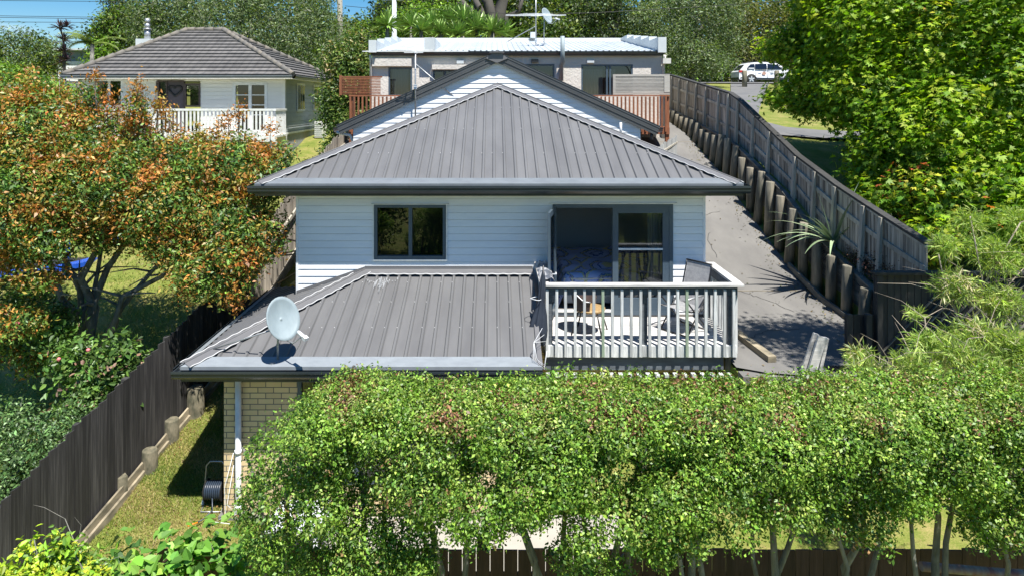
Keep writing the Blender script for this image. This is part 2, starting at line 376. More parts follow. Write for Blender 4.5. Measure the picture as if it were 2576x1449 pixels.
# patio in front of the brick wall
m = MB(); m.box(-2.9, 1.9, 7.6, 10.44, -.16, .03)
m.build('patio', M['patio'], kind='structure', label='pale concrete patio behind the hedge', recenter=False)
# footpath in the park
def strip_on_ground(left, right, name, mt, zo=.03, **kw):
    m = MB(); A = [G(*p) for p in left]; B = [G(*p) for p in right]
    K = 8
    def fine(Q):
        o = []
        for p, q in zip(Q[:-1], Q[1:]):
            for k in range(K): 
                x = p[0] + (q[0] - p[0]) * k / K; y = p[1] + (q[1] - p[1]) * k / K; o.append((x, y))
        o.append(Q[-1][:2]); return o
    A, B = fine(A), fine(B)
    for i in range(len(A) - 1):
        W = 4
        for k in range(W):
            def pt(i, k):
                x = A[i][0] + (B[i][0] - A[i][0]) * k / W; y = A[i][1] + (B[i][1] - A[i][1]) * k / W
                return (x, y, max(ground_z(x, y), 0) + zo + .03)
            m.face([pt(i, k), pt(i, k + 1), pt(i + 1, k + 1), pt(i + 1, k)], .5)
    return m.build(name, mt, kind='structure', recenter=False, **kw)
strip_on_ground([(1838, 214), (1838, 235), (1850, 262), (1865, 290), (1890, 325), (1960, 345), (2050, 352), (2200, 358)],
                [(1935, 214), (1927, 235), (1916, 262), (1908, 290), (1925, 312), (1975, 325), (2060, 333), (2200, 340)], 'footpath', M['asphalt'], label='grey footpath curving down through the grass from the parked car')
strip_on_ground([(1740, 212), (2000, 213), (2500, 214)], [(1740, 205.5), (2000, 206), (2500, 206)], 'road', M['asphalt'], label='road under the parked car', zo=.05)

# ---------------------------------------------------------------- foliage
rng = np.random.default_rng(7)
def norm(a): return a / (np.linalg.norm(a, axis=-1, keepdims=True) + 1e-9)
def leaves(name, parent, blobs, n, size, palette, aspect=.5, clump=12, cr=.12, seed=1, shell=.22, lobes=1, up=.5, outw=.6, rnd=.8, mt=None, droop=0., core=.7, kind=None, label=None, cat=None, group=None, jit=.18, mix=.12, cn=.22, zmin=None, reject=None, patch=1.1):
    r = np.random.default_rng(seed)
    cen = np.array([b[0] for b in blobs], float); rad = np.array([b[1] if hasattr(b[1], '__len__') else (b[1],) * 3 for b in blobs], float)
    wgt = (rad[:, 0] * rad[:, 1] + rad[:, 1] * rad[:, 2] + rad[:, 0] * rad[:, 2]); wgt = wgt / wgt.sum()
    nc = max(1, int(n / clump)); got = []; outn = []
    tot = 0
    while tot < nc:
        k = nc * 2
        idx = r.choice(len(blobs), k, p=wgt); u = norm(r.normal(size=(k, 3)))
        ph = seed * 1.7 + idx
        lump = 1 + .10 * np.sin(u[:, 0] * 5 + ph) * np.cos(u[:, 1] * 6 + ph * 2) + .08 * np.sin(u[:, 2] * 9 + ph * 3) * np.cos(u[:, 0] * 8)
        rr = (1 - np.abs(r.normal(size=k)) * shell) * lump
        rr = np.clip(rr, .05, 1.25)
        p = cen[idx] + u * rad[idx] * rr[:, None]
        ok = np.ones(k, bool)
        for j in range(len(blobs)):
            q = np.linalg.norm((p - cen[j]) / rad[j], axis=1)
            ok &= ~((q < core) & (idx != j))
        if zmin is not None: ok &= p[:, 2] > zmin
        if reject is not None: ok &= ~reject(p)
        got.append(p[ok]); outn.append(u[ok]); tot += int(ok.sum())
        if tot == 0 and k > 0 and len(got) > 20: break
    cp = np.concatenate(got)[:nc]; cu = np.concatenate(outn)[:nc]; nc = len(cp)
    # clump coherent colour through a low frequency field
    pal = np.array([c for c, _ in palette], float); pw = np.array([q for _, q in palette], float); pw = np.cumsum(pw / pw.sum())
    f = np.zeros(nc)
    rp = np.random.default_rng(seed + 99)
    for _ in range(5):
        kx = rp.normal(size=3) * 2.2 / patch; f += np.sin(cp @ kx + rp.random() * 6.28)
    f = f / 5 * .55 + r.normal(size=nc) * cn
    order = np.argsort(np.argsort(f)) / nc
    pi = np.searchsorted(pw, order, side='right').clip(0, len(pal) - 1)
    sway = 1 + r.normal(size=nc) * .12
    idx = np.repeat(np.arange(nc), clump); K = len(idx)
    pos = cp[idx] + r.normal(size=(K, 3)) * cr
    nrm = norm(cu[idx] * outw + np.array([0, 0, up]) + r.normal(size=(K, 3)) * rnd)
    d = r.normal(size=(K, 3)) + np.array([0, 0, -droop]) + cu[idx] * .3; d = norm(d - nrm * (d * nrm).sum(1, keepdims=True))
    s_ = norm(np.cross(nrm, d))
    Ls = size * (1 + r.normal(size=K) * .25).clip(.5, 1.7)
    sw = r.random(K) < mix
    ci = np.where(sw, np.searchsorted(pw, r.random(K), side='right').clip(0, len(pal) - 1), pi[idx])
    col = pal[ci] * sway[idx][:, None] * (1 + r.normal(size=K) * jit)[:, None]
    col = np.clip(col * (1 + r.normal(size=(K, 3)) * .06), .004, .9)
    Vs = []; 
    if lobes == -2:
        dirs = norm(r.normal(size=(K, 3)) + cu[idx] * .5 + np.array([0, 0, .2])); s_ = norm(np.cross(dirs, r.normal(size=(K, 3)))); Ln = Ls[:, None]; W = Ln * aspect
        V = np.stack([pos, pos + dirs * Ln * .5 + s_ * W * .5, pos + dirs * Ln - np.array([0, 0, .12]) * Ln, pos + dirs * Ln * .5 - s_ * W * .5], 1)
        return quads_obj(name, V, col, parent, mt or LEAF, label, cat, group, kind)
    if lobes == -1:
        W = Ls[:, None] * aspect; Ln = Ls[:, None]
        for sg in (-1, 1):
            Vs.append(np.stack([pos, pos + d * Ln * .25 + s_ * W * .5 * sg + nrm * W * .12, pos + d * Ln * .7 + s_ * W * .36 * sg + nrm * W * .06, pos + d * Ln - nrm * Ln * .14], 1))
        V = np.concatenate(Vs, 0)
        return quads_obj(name, V, np.concatenate([col, col], 0), parent, mt or LEAF, label, cat, group, kind)
    angs = [0] if lobes == 1 else [(-75 + 150 * i / (lobes - 1)) for i in range(lobes)]
    for a in angs:
        ca, sa = math.cos(R_(a)), math.sin(R_(a))
        dd = d * ca + s_ * sa; ss = s_ * ca - d * sa
        Ln = Ls[:, None] * (1 if lobes == 1 else (1 - .35 * abs(a) / 90)); W = Ln * aspect
        base = pos if lobes > 1 else pos - dd * Ln * .5
        mid = base + dd * Ln * .5
        Vs.append(np.stack([base, mid + ss * W * .5 + nrm * W * .18, base + dd * Ln - nrm * Ln * .1, mid - ss * W * .5 + nrm * W * .18], 1))
    V = np.concatenate(Vs, 0); colF = np.concatenate([col] * len(angs), 0)
    return quads_obj(name, V, colF, parent, mt or LEAF, label, cat, group, kind)
def quads_obj(name, V, col, parent, mt, label=None, cat=None, group=None, kind=None, off=None):
    n = len(V); v = V.reshape(-1, 3).astype(np.float32)
    me = bpy.data.meshes.new(name); me.vertices.add(n * 4); me.vertices.foreach_set('co', v.ravel())
    me.loops.add(n * 4); me.loops.foreach_set('vertex_index', np.arange(n * 4, dtype=np.int32))
    me.polygons.add(n); me.polygons.foreach_set('loop_start', np.arange(0, n * 4, 4, dtype=np.int32))
    a = me.attributes.new('leafcol', 'FLOAT_COLOR', 'FACE')
    a.data.foreach_set('color', np.concatenate([col, np.ones((n, 1))], 1).astype(np.float32).ravel())
    me.materials.append(mt); me.update(calc_edges=True)
    return link(name, me, parent, off, label, cat, group, kind)

def branchy(base, targets, r0, mt, parent, name='trunk', seed=1, fork=.35, wob=.12, nseg=7, thin=.25, twigs=0, twl=.8):
    r = random.Random(seed); m = MB(); base = Vector(base)
    for i, (tg, rs) in enumerate(targets):
        tg = Vector(tg); pts = []; rad = []
        for k in range(nseg + 1):
            q = k / nseg; p = base.lerp(tg, q)
            bow = math.sin(q * math.pi)
            horiz = Vector((tg.x - base.x, tg.y - base.y, 0))
            p -= horiz * .22 * bow
            if 0 < k: p += Vector((r.gauss(0, wob), r.gauss(0, wob), r.gauss(0, wob * .5))) * min(1, q * 2)
            pts.append(p); rad.append(r0 * rs * (1 - q * (1 - thin)))
        m.tube(pts, rad, 7)
        for _ in range(twigs):
            k = r.randint(nseg // 2, nseg); p = pts[k]; e = p + Vector((r.gauss(0, 1), r.gauss(0, 1), r.uniform(-.2, 1))).normalized() * min((tg - base).length * .16, twl)
            mid = p.lerp(e, .5) + Vector((r.gauss(0, .05), r.gauss(0, .05), .06))
            m.tube([p, mid, e], [rad[k] * .6, rad[k] * .4, rad[k] * .15], 5, caps=False)
    return m.build(name, mt, parent)

def tree(name, label, cat, base, blobs, n, size, palette, r0=.15, bark='bark', trunk_t=None, seed=1, group=None, twigs=3, **kw):
    t = thing(name, label, cat, base, group)
    dz_ = kw.pop('shift', 0); blobs = [((b[0][0], b[0][1], b[0][2] + dz_), b[1]) for b in blobs] if dz_ else blobs
    tg = trunk_t or [(Vector(b[0]), 1 if i == 0 else .6) for i, b in enumerate(blobs[:7])]
    branchy(base, tg, r0, M[bark], t, seed=seed, twigs=twigs)
    leaves('crown', t, blobs, n, size, palette, seed=seed, **kw)
    return t
PE = lambda px, py, d, r, rz=None, ry=None: (P(px, py, d), (r, ry or r, rz or r))

exec_parts = []
# ---------------------------------------------------------------- building helpers
BOARD = [(0, .017), (.92, .004), (.92, -.008), (1, -.008), (1, .017)]
def wall_rects(x0, x1, z0, z1, ops):
    cuts = sorted(set([x0, x1] + [o[0] for o in ops] + [o[1] for o in ops])); out = []
    for a, b in zip(cuts[:-1], cuts[1:]):
        zs = [(z0, z1)]
        for o in ops:
            if o[0] <= a + 1e-6 and o[1] >= b - 1e-6:
                nz = []
                for (p, q) in zs:
                    if o[2] > p: nz.append((p, min(q, o[2])))
                    if o[3] < q: nz.append((max(p, o[3]), q))
                zs = nz
        out += [(a, b, p, q) for p, q in zs if q - p > 1e-4]
    return out
def board_wall(m, x0, x1, y, z0, z1, ops=(), pitch=.13, org=0):
    for a, b, p, q in wall_rects(x0, x1, z0, z1, ops):
        m.strips([(a, y, p), (b, y, p), (b, y, q), (a, y, q)], (0, 0, 1), org, pitch, BOARD, (0, -1, 0), .5)
def side_wall(m, x, y0, y1, z0, z1, sgn, pitch=.13, org=0):
    m.strips([(x, y0, z0), (x, y1, z0), (x, y1, z1), (x, y0, z1)], (0, 0, 1), org, pitch, BOARD, (sgn, 0, 0), .5)
RIB = [(0, 0), (.62, 0), (.70, .032), (.86, .032), (.94, 0), (1, 0)]
def plane_n(a, b, c):
    n = (Vector(b) - Vector(a)).cross(Vector(c) - Vector(a)).normalized()
    return n if n.z > 0 else -n
def wavy(m, a, b, r=.009, wl=.2, amp=.006, up=(0, 0, 1)):
    a = Vector(a); b = Vector(b); L = (b - a).length; n = max(4, int(L / wl * 6)); pts = []
    for i in range(n + 1):
        p = a.lerp(b, i / n); s = math.sin(i / n * L / wl * 2 * math.pi)
        pts.append(p + Vector(up) * amp * s + Vector((0, 0, .004)))
    m.tube(pts, r, 5, .5)
def framed(par, x0, x1, y, z0, z1, cols, fw=.055, fm='frame', depth=.07, name='window', back=True, mid=None, glass=GLASS, trim=None):
    """a window: frame mesh with frame bars, panes as sub-parts"""
    m = MB(); ya, yb = y - .03, y + depth
    m.box(x0, x1, ya, yb, z1 - fw, z1); m.box(x0, x1, ya, yb, z0, z0 + fw)
    m.box(x0, x0 + fw, ya, yb, z0 + fw, z1 - fw); m.box(x1 - fw, x1, ya, yb, z0 + fw, z1 - fw)
    for c in cols: m.box(c - fw * .55, c + fw * .55, ya + .004, yb, z0 + fw, z1 - fw)
    if mid:
        for zz in mid: m.box(x0 + fw, x1 - fw, ya + .008, yb - .02, zz - .018, zz + .018)
    f = m.build(name, M[fm], par)
    g = MB(); g.face([(x0 + fw, y + .02, z0 + fw), (x1 - fw, y + .02, z0 + fw), (x1 - fw, y + .02, z1 - fw), (x0 + fw, y + .02, z1 - fw)], .5)
    g.build('pane', glass, f)
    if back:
        b = MB(); b.box(x0 + .01, x1 - .01, y + .5, y + .54, z0, z1); b.build('dark_room_sheet', M['rubber'], f)  # near-black sheet stands in for the darkness of the unlit room
    return f

# ================================================================ MAIN HOUSE
YW = 12.63; XL, XR = -3.64, 3.90
main = thing('house', 'pale weatherboard house with charcoal ribbed hip roofs and brick lower storey, centre', 'house', (0, 12.63, 0))
win = (-2.21, -.88, 3.43, 4.44); door = (1.09, 3.31, 2.44, 4.45)
m = MB(); board_wall(m, XL, XR, YW, 2.35, 4.66, [win, door]); m.box(XL - .012, XL + .03, YW - .025, YW + .02, 2.4, 4.66, .6); m.box(XR - .03, XR + .012, YW - .025, YW + .02, 2.0, 4.66, .6)
side_wall(m, XL, YW, 18.4, 0, 4.66, -1); side_wall(m, XR, YW, 18.4, 0, 4.66, 1)
m.box(XL + .02, XR - .02, 18.35, 18.4, 2, 4.66)
m.build('upper_wall', M['weather'], main)
m = MB(); m.box(XL - .01, XR + .01, YW - .035, YW + .01, 4.585, 4.665); m.build('frieze_board', M['trim'], main)
# brick storey
m = MB(); bw = (-3.0, -.4, .5, 2.12); bd = (.2, 1.7, .05, 2.12)
for a, b, p, q in wall_rects(-4.13, .6, 0, 2.28, [bw]): m.box(a, b, 10.45, 10.56, p, q)
m.box(-4.13, -4.02, 10.56, 14.6, 0, 2.3); m.box(.5, .6, 10.56, 12.5, 0, 2.28); m.box(.5, 3.9, 12.5, 12.6, 0, 2.28)
m.build('brick_wall', BRICK, main)
framed(main, *bw[:2], 10.46, *bw[2:], [-2.1, -1.25], name='lower_window')
m = MB(); m.box(-3.05, -.35, 10.40, 10.445, 2.125, 2.2); m.build('window_head', M['trim'], main)
m = MB(); m.box(-4.2, .62, 10.40, 10.62, -.35, .03); m.build('footing', M['concrete'], main)
# bedroom
m = MB()
m.box(.5, 3.86, 16.4, 16.5, 2.3, 4.9); m.box(.4, .5, YW + .12, 16.5, 2.3, 4.9); m.box(3.78, 3.87, YW + .12, 16.5, 2.3, 4.9)
m.box(.4, 3.87, YW + .12, 16.5, 4.85, 4.95)
m.build('bedroom_wall', M['room'], main)
m = MB(); m.box(.4, 3.87, YW - .02, 16.5, 2.34, 2.42); m.build('bedroom_floor', M['carpet'], main)
# upper window
w1 = framed(main, win[0], win[1], YW, win[2], win[3], [-1.54], fw=.06)
m = MB(); x0, x1, z0, z1 = win
m.box(x0 - .022, x0 - .001, YW - .045, YW, z0 - .02, z1); m.box(x1 + .001, x1 + .022, YW - .045, YW, z0 - .02, z1); m.box(x0, x1, YW - .045, YW, z0 - .022, z0 - .001)
m.build('window_trim', M['trim'], w1)
for a_, b_, c_ in ((x0 - .05, x1 + .05, z1 + .004), (1.02, 3.38, 4.455)):
    m = MB(); m.box(a_, b_, YW - .075, YW, c_, c_ + .016); m.build('head_flashing', M['trim'], main)
# ranch slider
m = MB(); fw = .07; x0, x1, z0, z1 = door
m.box(x0, x1, YW - .04, YW + .08, z1 - fw, z1 - .001); m.box(x0, x1, YW - .04, YW + .08, z0 - .03, z0 + .05)
m.box(x0 + .001, x0 + fw, YW - .04, YW + .08, z0 + .05, z1 - fw); m.box(x1 - fw, x1 - .001, YW - .04, YW + .08, z0 + .05, z1 - fw)
m.box(2.195, 2.30, YW - .035, YW + .08, z0 + .05, z1 - fw)
m.box(2.30, x1 - fw, YW - .03, YW + .05, z1 - fw - .1, z1 - fw); m.box(2.30, x1 - fw, YW - .03, YW + .05, z0 + .05, z0 + .28); m.box(x1 - fw - .12, x1 - fw, YW - .03, YW + .05, z0 + .28, z1 - fw - .1)
sl = m.build('door_frame', M['frame'], main)
m = MB(); m.face([(2.3, YW + .01, z0 + .28), (x1 - .19, YW + .01, z0 + .28), (x1 - .19, YW + .01, z1 - .17), (2.3, YW + .01, z1 - .17)]); m.build('pane', GLASS, sl)
m = MB(); m.box(2.30, x1 - .19, YW - .035, YW, 3.60, 3.635); m.build('midrail', M['trim'], sl); m = MB(); m.box(x0 + .08, 2.19, YW - .06, YW + .02, 2.47, 2.5)
m.build('door_track', M['trim'], sl)
m = MB()      # open leaf, hinged at left and swung out
h = Vector((1.13, YW - .05, 0)); e = Vector((.955, 11.80, 0)); d = (e - h).normalized(); nn = Vector((d.y, -d.x, 0)) * .02
def leafbox(a, b, za, zb, th=1.):
    p, q = h + d * a, h + d * b; k = nn * th
    m.hexa([(p - k) + Vector((0, 0, za)), (p + k) + Vector((0, 0, za)), (q + k) + Vector((0, 0, za)), (q - k) + Vector((0, 0, za)),
            (p - k) + Vector((0, 0, zb)), (p + k) + Vector((0, 0, zb)), (q + k) + Vector((0, 0, zb)), (q - k) + Vector((0, 0, zb))])
LW = (e - h).length
leafbox(0, .09, 2.5, 4.42); leafbox(LW - .09, LW, 2.5, 4.42); leafbox(.09, LW - .09, 4.32, 4.42); leafbox(.09, LW - .09, 2.5, 2.66)
dl = m.build('door', M['frame'], main, label='open outward-swung door leaf with dark frame')
m = MB(); leafbox(.09, LW - .09, 2.66, 4.32, .15); m.build('pane', GLASS, dl)
m = MB(); hp = h + d * (LW - .05) + Vector((.05, 0, 3.35)); m.bar(hp, hp + Vector((.07, 0, 0)), .015, .015); m.bar(hp + Vector((.07, 0, 0)), hp + Vector((.07, .1, 0)), .018, .018)
m.build('handle', M['plast'], dl)
# curtain (pleated)
for (a, b, yy) in ((2.88, 3.2, YW + .16), (3.22, 3.72, YW + .18), (.55, .75, YW + .25)):
    m = MB()
    n = int((b - a) / .02)
    for i in range(n):
        p = a + (b - a) * i / n; q = a + (b - a) * (i + 1) / n
        ya = yy + .03 * math.sin(i * 1.3); yb = yy + .03 * math.sin((i + 1) * 1.3)
        m.face([(p, ya, 2.45), (q, yb, 2.45), (q, yb, 4.6), (p, ya, 4.6)], .5, True)
    m.build('curtain', M['curtain'], main)
# upper roof
YE = 12.15; EL, ER, EZ = -4.25, 4.44, 4.86; AP = (.09, 16.5, 6.73); RB = (.09, 18.38, 6.73)
fl, fr_ = (EL, YE, EZ), (ER, YE, EZ); bl, br_ = (EL, 18.38, EZ), (ER, 18.38, EZ)
m = MB()
m.strips([fl, fr_, AP], (1, 0, 0), .05, .2, RIB, plane_n(fl, fr_, AP), None)
m.strips([fl, AP, RB, bl], (0, 1, 0), 0, .2, RIB, plane_n(fl, AP, bl), None)
m.strips([fr_, br_, RB, AP], (0, 1, 0), 0, .2, RIB, plane_n(fr_, br_, AP), None)
m.build('upper_roof', M['roof'], main)
def hipcap(m, ml, a, b, nL, nR, w=.16, lift=.05):
    a, b = Vector(a), Vector(b); d = (b - a).normalized(); up = Vector((0, 0, lift)); 
    sl_ = nL.cross(d).normalized(); sr = d.cross(nR).normalized()
    # the side vectors must run down each roof plane
    if sl_.z > 0: sl_ = -sl_
    if sr.z > 0: sr = -sr
    c0, c1 = a + up + d * .05, b + up
    m.face([c0 - Vector((0, 0, .0)), c1, c1 + sl_ * w - up * .1, c0 + sl_ * w - up * .1], .5); m.face([c1, c0, c0 + sr * w - up * .1, c1 + sr * w - up * .1], .5)
    m.tube([c0, c1], .016, 6, .5)
    for s in (sl_, sr): wavy(ml, c0 + s * (w + .005) - up * .05, c1 + s * (w + .005) - up * .05, .009)
nf = plane_n(fl, fr_, AP); nl_ = plane_n(fl, AP, bl); nr_ = plane_n(fr_, br_, AP)
mc, ml = MB(), MB()
hipcap(mc, ml, fl, AP, nl_, nf); hipcap(mc, ml, fr_, AP, nf, nr_); hipcap(mc, ml, AP, RB, nl_, nr_)
hc = mc.build('hip_capping', M['rcap'], main); ml.build('capping_edge_glint', M['lead'], hc)  # pale wavy tubes draw the glint along the lead edge
def eave(m, a, b, n, width=.18, lift=.036):
    a, b = Vector(a), Vector(b); d = (b - a).normalized(); u = d.cross(n).normalized()
    if u.z < 0: u = -u
    k = n * lift; o = -u * .02
    m.face([a + o + k, b + o + k, b + u * width + k - d * width * .9, a + u * width + k + d * width * .9], .5)
    m.face([a + o + k, a + o + k - Vector((0, 0, .05)), b + o + k - Vector((0, 0, .05)), b + o + k], .5)
m = MB(); eave(m, fl, fr_, nf)
m.build('eave_flashing', M['apron'], main)
def gutter(m, a, b, outv, top, hgt=.145, wd=.12):
    a, b = Vector(a), Vector(b); o = Vector(outv)
    pr = [(0, 0), (.55, 0), (.85, .3), (.9, .65), (1.0, .72), (1.0, 1.0), (.93, 1.0), (.93, .9)]
    for (u0, v0), (u1, v1) in zip(pr[:-1], pr[1:]):
        p0 = o * u0 * wd + Vector((0, 0, top - hgt + v0 * hgt)); p1 = o * u1 * wd + Vector((0, 0, top - hgt + v1 * hgt))
        m.face([a + p0, b + p0, b + p1, a + p1], .5)
    m.box(min(a.x, b.x), max(a.x, b.x), min(a.y, b.y), max(a.y, b.y), top - hgt, top - hgt + .001) if False else None
z0v = Vector((0, 0, 0))
m = MB()
gutter(m, (EL - .1, YE, 0), (ER + .1, YE, 0), (0, -1, 0), EZ - .005); gutter(m, (EL, YE, 0), (EL, 18.4, 0), (-1, 0, 0), EZ - .005); gutter(m, (ER, YE, 0), (ER, 18.4, 0), (1, 0, 0), EZ - .005)
m.box(EL, ER, YE + .003, YE + .02, EZ - .2, EZ - .01); m.box(EL, EL + .02, YE + .02, 18.4, EZ - .2, EZ - .01); m.box(ER - .02, ER, YE + .02, 18.4, EZ - .2, EZ - .01)
m.build('gutter', M['gutter'], main)
m = MB(); m.box(EL + .02, ER - .02, YE + .02, 18.4, EZ - .195, EZ - .18); m.build('soffit', M['soffit'], main)
# lower roof
LZ = 2.45; LXr = .72
a = (-4.58, 10.0, LZ); b = (LXr, 10.0, LZ); c = (LXr, 12.6, 3.2); d_ = (-2.38, 12.6, 3.2)
nF = plane_n(a, b, c)
m = MB(); m.strips([a, b, c, d_], (1, 0, 0), .12, .2, RIB, nF)
L1 = (-4.58, 14.2, LZ); nLp = plane_n(a, d_, L1)
ph = lambda x: LZ + (x + 4.58) * (3.2 - LZ) / 2.2
m.strips([a, d_, (XL, 12.6, ph(XL))], (0, 1, 0), 0, .2, RIB, nLp)
m.strips([a, (XL, 12.6, ph(XL)), (XL, 13.2, ph(XL)), L1], (0, 1, 0), 0, .2, RIB, nLp)
m.build('lower_roof', M['roof'], main)
mc, ml = MB(), MB(); hipcap(mc, ml, a, d_, nLp, nF)
wavy(ml, (d_[0] + .1, 12.42, 3.2), (LXr, 12.42, 3.2), .012)
hc = mc.build('hip_capping', M['rcap'], main); ml.build('capping_edge_glint', M['lead'], hc)
m = MB(); m.face([(-2.45, 12.42, 3.195), (LXr, 12.42, 3.195), (LXr, 12.6, 3.25), (-2.4, 12.6, 3.25)]); m.face([(-2.38, 12.6, 3.25), (LXr, 12.6, 3.25), (LXr, 12.6, 3.31), (-2.38, 12.6, 3.31)])
m.face([(XL, 12.595, ph(XL) + .03), (-2.38, 12.595, 3.25), (-2.38, 12.595, 3.3), (XL, 12.595, ph(XL) + .09)])
m.face([(LXr - .07, 10, LZ + .04), (LXr, 10, LZ + .04), (LXr, 12.6, 3.24), (LXr - .07, 12.6, 3.24)]); m.face([(LXr, 10, LZ + .04), (LXr, 12.6, 3.24), (LXr, 12.6, 2.8), (LXr, 10, LZ - .1)])
m.build('wall_flashing', M['rcap'], main)
m = MB(); eave(m, a, b, nF, .21); eave(m, L1, a, nLp, .1); m.build('eave_flashing', mat('pale_eave_apron', (.24, .265, .285), .45, (.20, .22, .24), (4, 9, 4), spec=.6, bump=.2, bscale=(5, 3, 3)), main)
m = MB(); gutter(m, (-4.68, 10, 0), (LXr, 10, 0), (0, -1, 0), LZ - .01, .13); gutter(m, (-4.58, 10, 0), (-4.58, 14.2, 0), (-1, 0, 0), LZ - .01, .13)
m.box(-4.58, LXr, 10.003, 10.02, 2.25, LZ - .02); m.box(-4.58, -4.56, 10.02, 14.2, 2.25, LZ - .02); m.build('gutter', M['gutter'], main)
m = MB(); m.box(-4.56, LXr, 10.02, 12.5, 2.27, 2.285); m.build('soffit', M['soffit'], main)
# gull droppings / lichen streaks on the lower roof
m = MB(); rr = random.Random(3)
for k in range(34):
    x = -1.98 + rr.gauss(0, .13); s = rr.uniform(.0, .2); ln_ = rr.uniform(.05, .35) * max(.2, 1 - abs(x + 1.98) * 3); y = 12.38 - s
    zz = lambda yy: LZ + (yy - 10) * .2885 + .034 * 1
    m.face([(x, y - ln_, zz(y - ln_)), (x + .004, y - ln_, zz(y - ln_)), (x + .012, y, zz(y)), (x - .004, y, zz(y))])
m.build('dropping_stain', mat('lichen_stain', (.30, .31, .32), .9), main)
# screws along the roofs
m = MB()
for y in (10.9, 11.6, 12.2):
    for i in range(26):
        x = -4.3 + i * .2 + .156
        if x < -4.58 + (y - 10) * .85 + .15 or x > .65 or rr.random() < .35: continue
        m = MB(); m.lathe([(.007, 0), (.004, .008)], (x, y, LZ + (y - 10) * .2885 + .034), 6); m.build('roof_screw', M['lead'], main)
for y in (13.2, 14.2, 15.2):
    for i in range(44):
        x = -4.2 + i * .2 - .03
        if abs(x - .09) > (16.5 - y) * 1.0 - .2 or rr.random() < .4: continue
        m = MB(); m.lathe([(.007, 0), (.004, .008)], (x, y, EZ + (y - YE) * .43 + .034), 6); m.build('roof_screw', M['lead'], main)
# downpipe
m = MB(); dx = -3.885
m.tube([(dx, 10.38, 2.27), (dx, 10.38, .4), (dx, 10.38, .05)], .045, 12, .5)
m.tube([(dx, 10.375, 1.0), (dx, 10.375, 1.06)], .052, 12); m.tube([(dx, 10.38, -.1), (dx, 10.38, .22)], .058, 12)
m.lathe([(.06, 0), (.06, .1)], (dx - .09, 10.33, 2.17), 12)
m.build('downpipe', M['plast'], main)
# loose cord at the gutter end and wires at the footing
m = MB()
for k in range(3):
    pts = [(LXr + .02 + .03 * k, 10.4, 2.9 - .1 * k), (LXr - .12, 10.2, 2.75), (LXr - .14 + .03 * k, 10.05, 2.55), (LXr + .02, 9.95, 2.45 + .03 * k), (LXr + .06, 10.0, 2.7)]
    m.tube(pts, .0035, 5)
m.build('loose_cable', M['plast'], main)
m = MB(); m.tube([(dx - .08, 10.40, 1.0), (dx - .2, 10.36, .5), (dx - .16, 10.3, .1), (dx - .3, 10.25, .04), (dx - .05, 10.22, .03)], .005, 5); m.build('loose_cable', M['plast'], main)
m = MB(); m.tube([(dx - .05, 10.33, .85), (dx - .12, 10.25, .3), (dx + .2, 10.2, .05)], .005, 5); m.build('loose_cable', M['plast'], main)
m = MB(); m.tube([(2.96, 15.9, 5.55), (2.96, 15.9, 5.85)], .03, 8); m.build('vent_pipe', M['plast'], main)

# ================================================================ BED
bed = thing('bed', 'double bed under a blue duvet printed with yellow flower rounds, inside the open door', 'bed', (2.3, 14.2, 2.42))
def duvet_mat():
    m = bpy.data.materials.new('patterned_duvet'); m.use_nodes = True; t = m.node_tree; ln = t.links.new; b = t.nodes['Principled BSDF']; b.inputs['Roughness'].default_value = .8
    tcn = N(t, 'ShaderNodeTexCoord'); mp = N(t, 'ShaderNodeMapping'); mp.inputs['Scale'].default_value = (.95, .95, 0)
    vo = N(t, 'ShaderNodeTexVoronoi'); vo.inputs['Scale'].default_value = 1; vo.inputs['Randomness'].default_value = .25
    ln(tcn.outputs['Object'], mp.inputs[0]); ln(mp.outputs[0], vo.inputs['Vector'])
    nz = N(t, 'ShaderNodeTexNoise'); nz.inputs['Scale'].default_value = 22; ln(tcn.outputs['Object'], nz.inputs['Vector'])
    ad = N(t, 'ShaderNodeMath', operation='MULTIPLY_ADD'); ad.inputs[1].default_value = .11; ln(nz.outputs[0], ad.inputs[0]); ln(vo.outputs['Distance'], ad.inputs[2])
    r = N(t, 'ShaderNodeValToRGB'); r.color_ramp.interpolation = 'CONSTANT'; e = r.color_ramp.elements
    Y = (.85, .76, .35, 1); B = (.12, .17, .45, 1); LB = (.62, .68, .95, 1)
    e[0].position = 0; e[0].color = LB; e[1].position = .10; e[1].color = B
    for p, c in ((.15, Y), (.24, LB), (.29, B), (.32, LB), (.40, B), (.425, Y), (.45, B), (.47, LB), (.62, Y), (.66, B), (.68, LB)):
        q = e.new(p); q.color = c
    ln(ad.outputs[0], r.inputs[0]); ln(r.outputs[0], b.inputs['Base Color']); return m
m = MB(); nxx, nyy = 26, 30
for j in range(nyy + 1):
    for i in range(nxx + 1):
        u, v_ = i / nxx, j / nyy; x = 1.22 + u * 2.2; y = 12.98 + v_ * 2.5
        ed = min(u, 1 - u) * 2.2; ef = v_ * 2.5
        z = 3.04 + .02 * math.sin(x * 9 + y * 5) + .015 * math.sin(y * 13 - x * 4) - (.34 * (1 - ed / .14) if ed < .14 else 0) - (.30 * (1 - ef / .1) if ef < .1 else 0)
        m.v.append((x, y, z))
for j in range(nyy):
    for i in range(nxx): m.f.append((j * (nxx + 1) + i, j * (nxx + 1) + i + 1, (j + 1) * (nxx + 1) + i + 1, (j + 1) * (nxx + 1) + i)); m.t.append(.5); m.sm.append(True)
m.build('duvet', duvet_mat(), bed)
m = MB(); m.box(1.34, 3.3, 13.05, 15.5, 2.5, 2.97); m.build('mattress', M['curtain'], bed)
m = MB(); m.box(1.34, 3.3, 15.52, 15.58, 2.42, 3.0); m.build('headboard', M['brown'], bed)

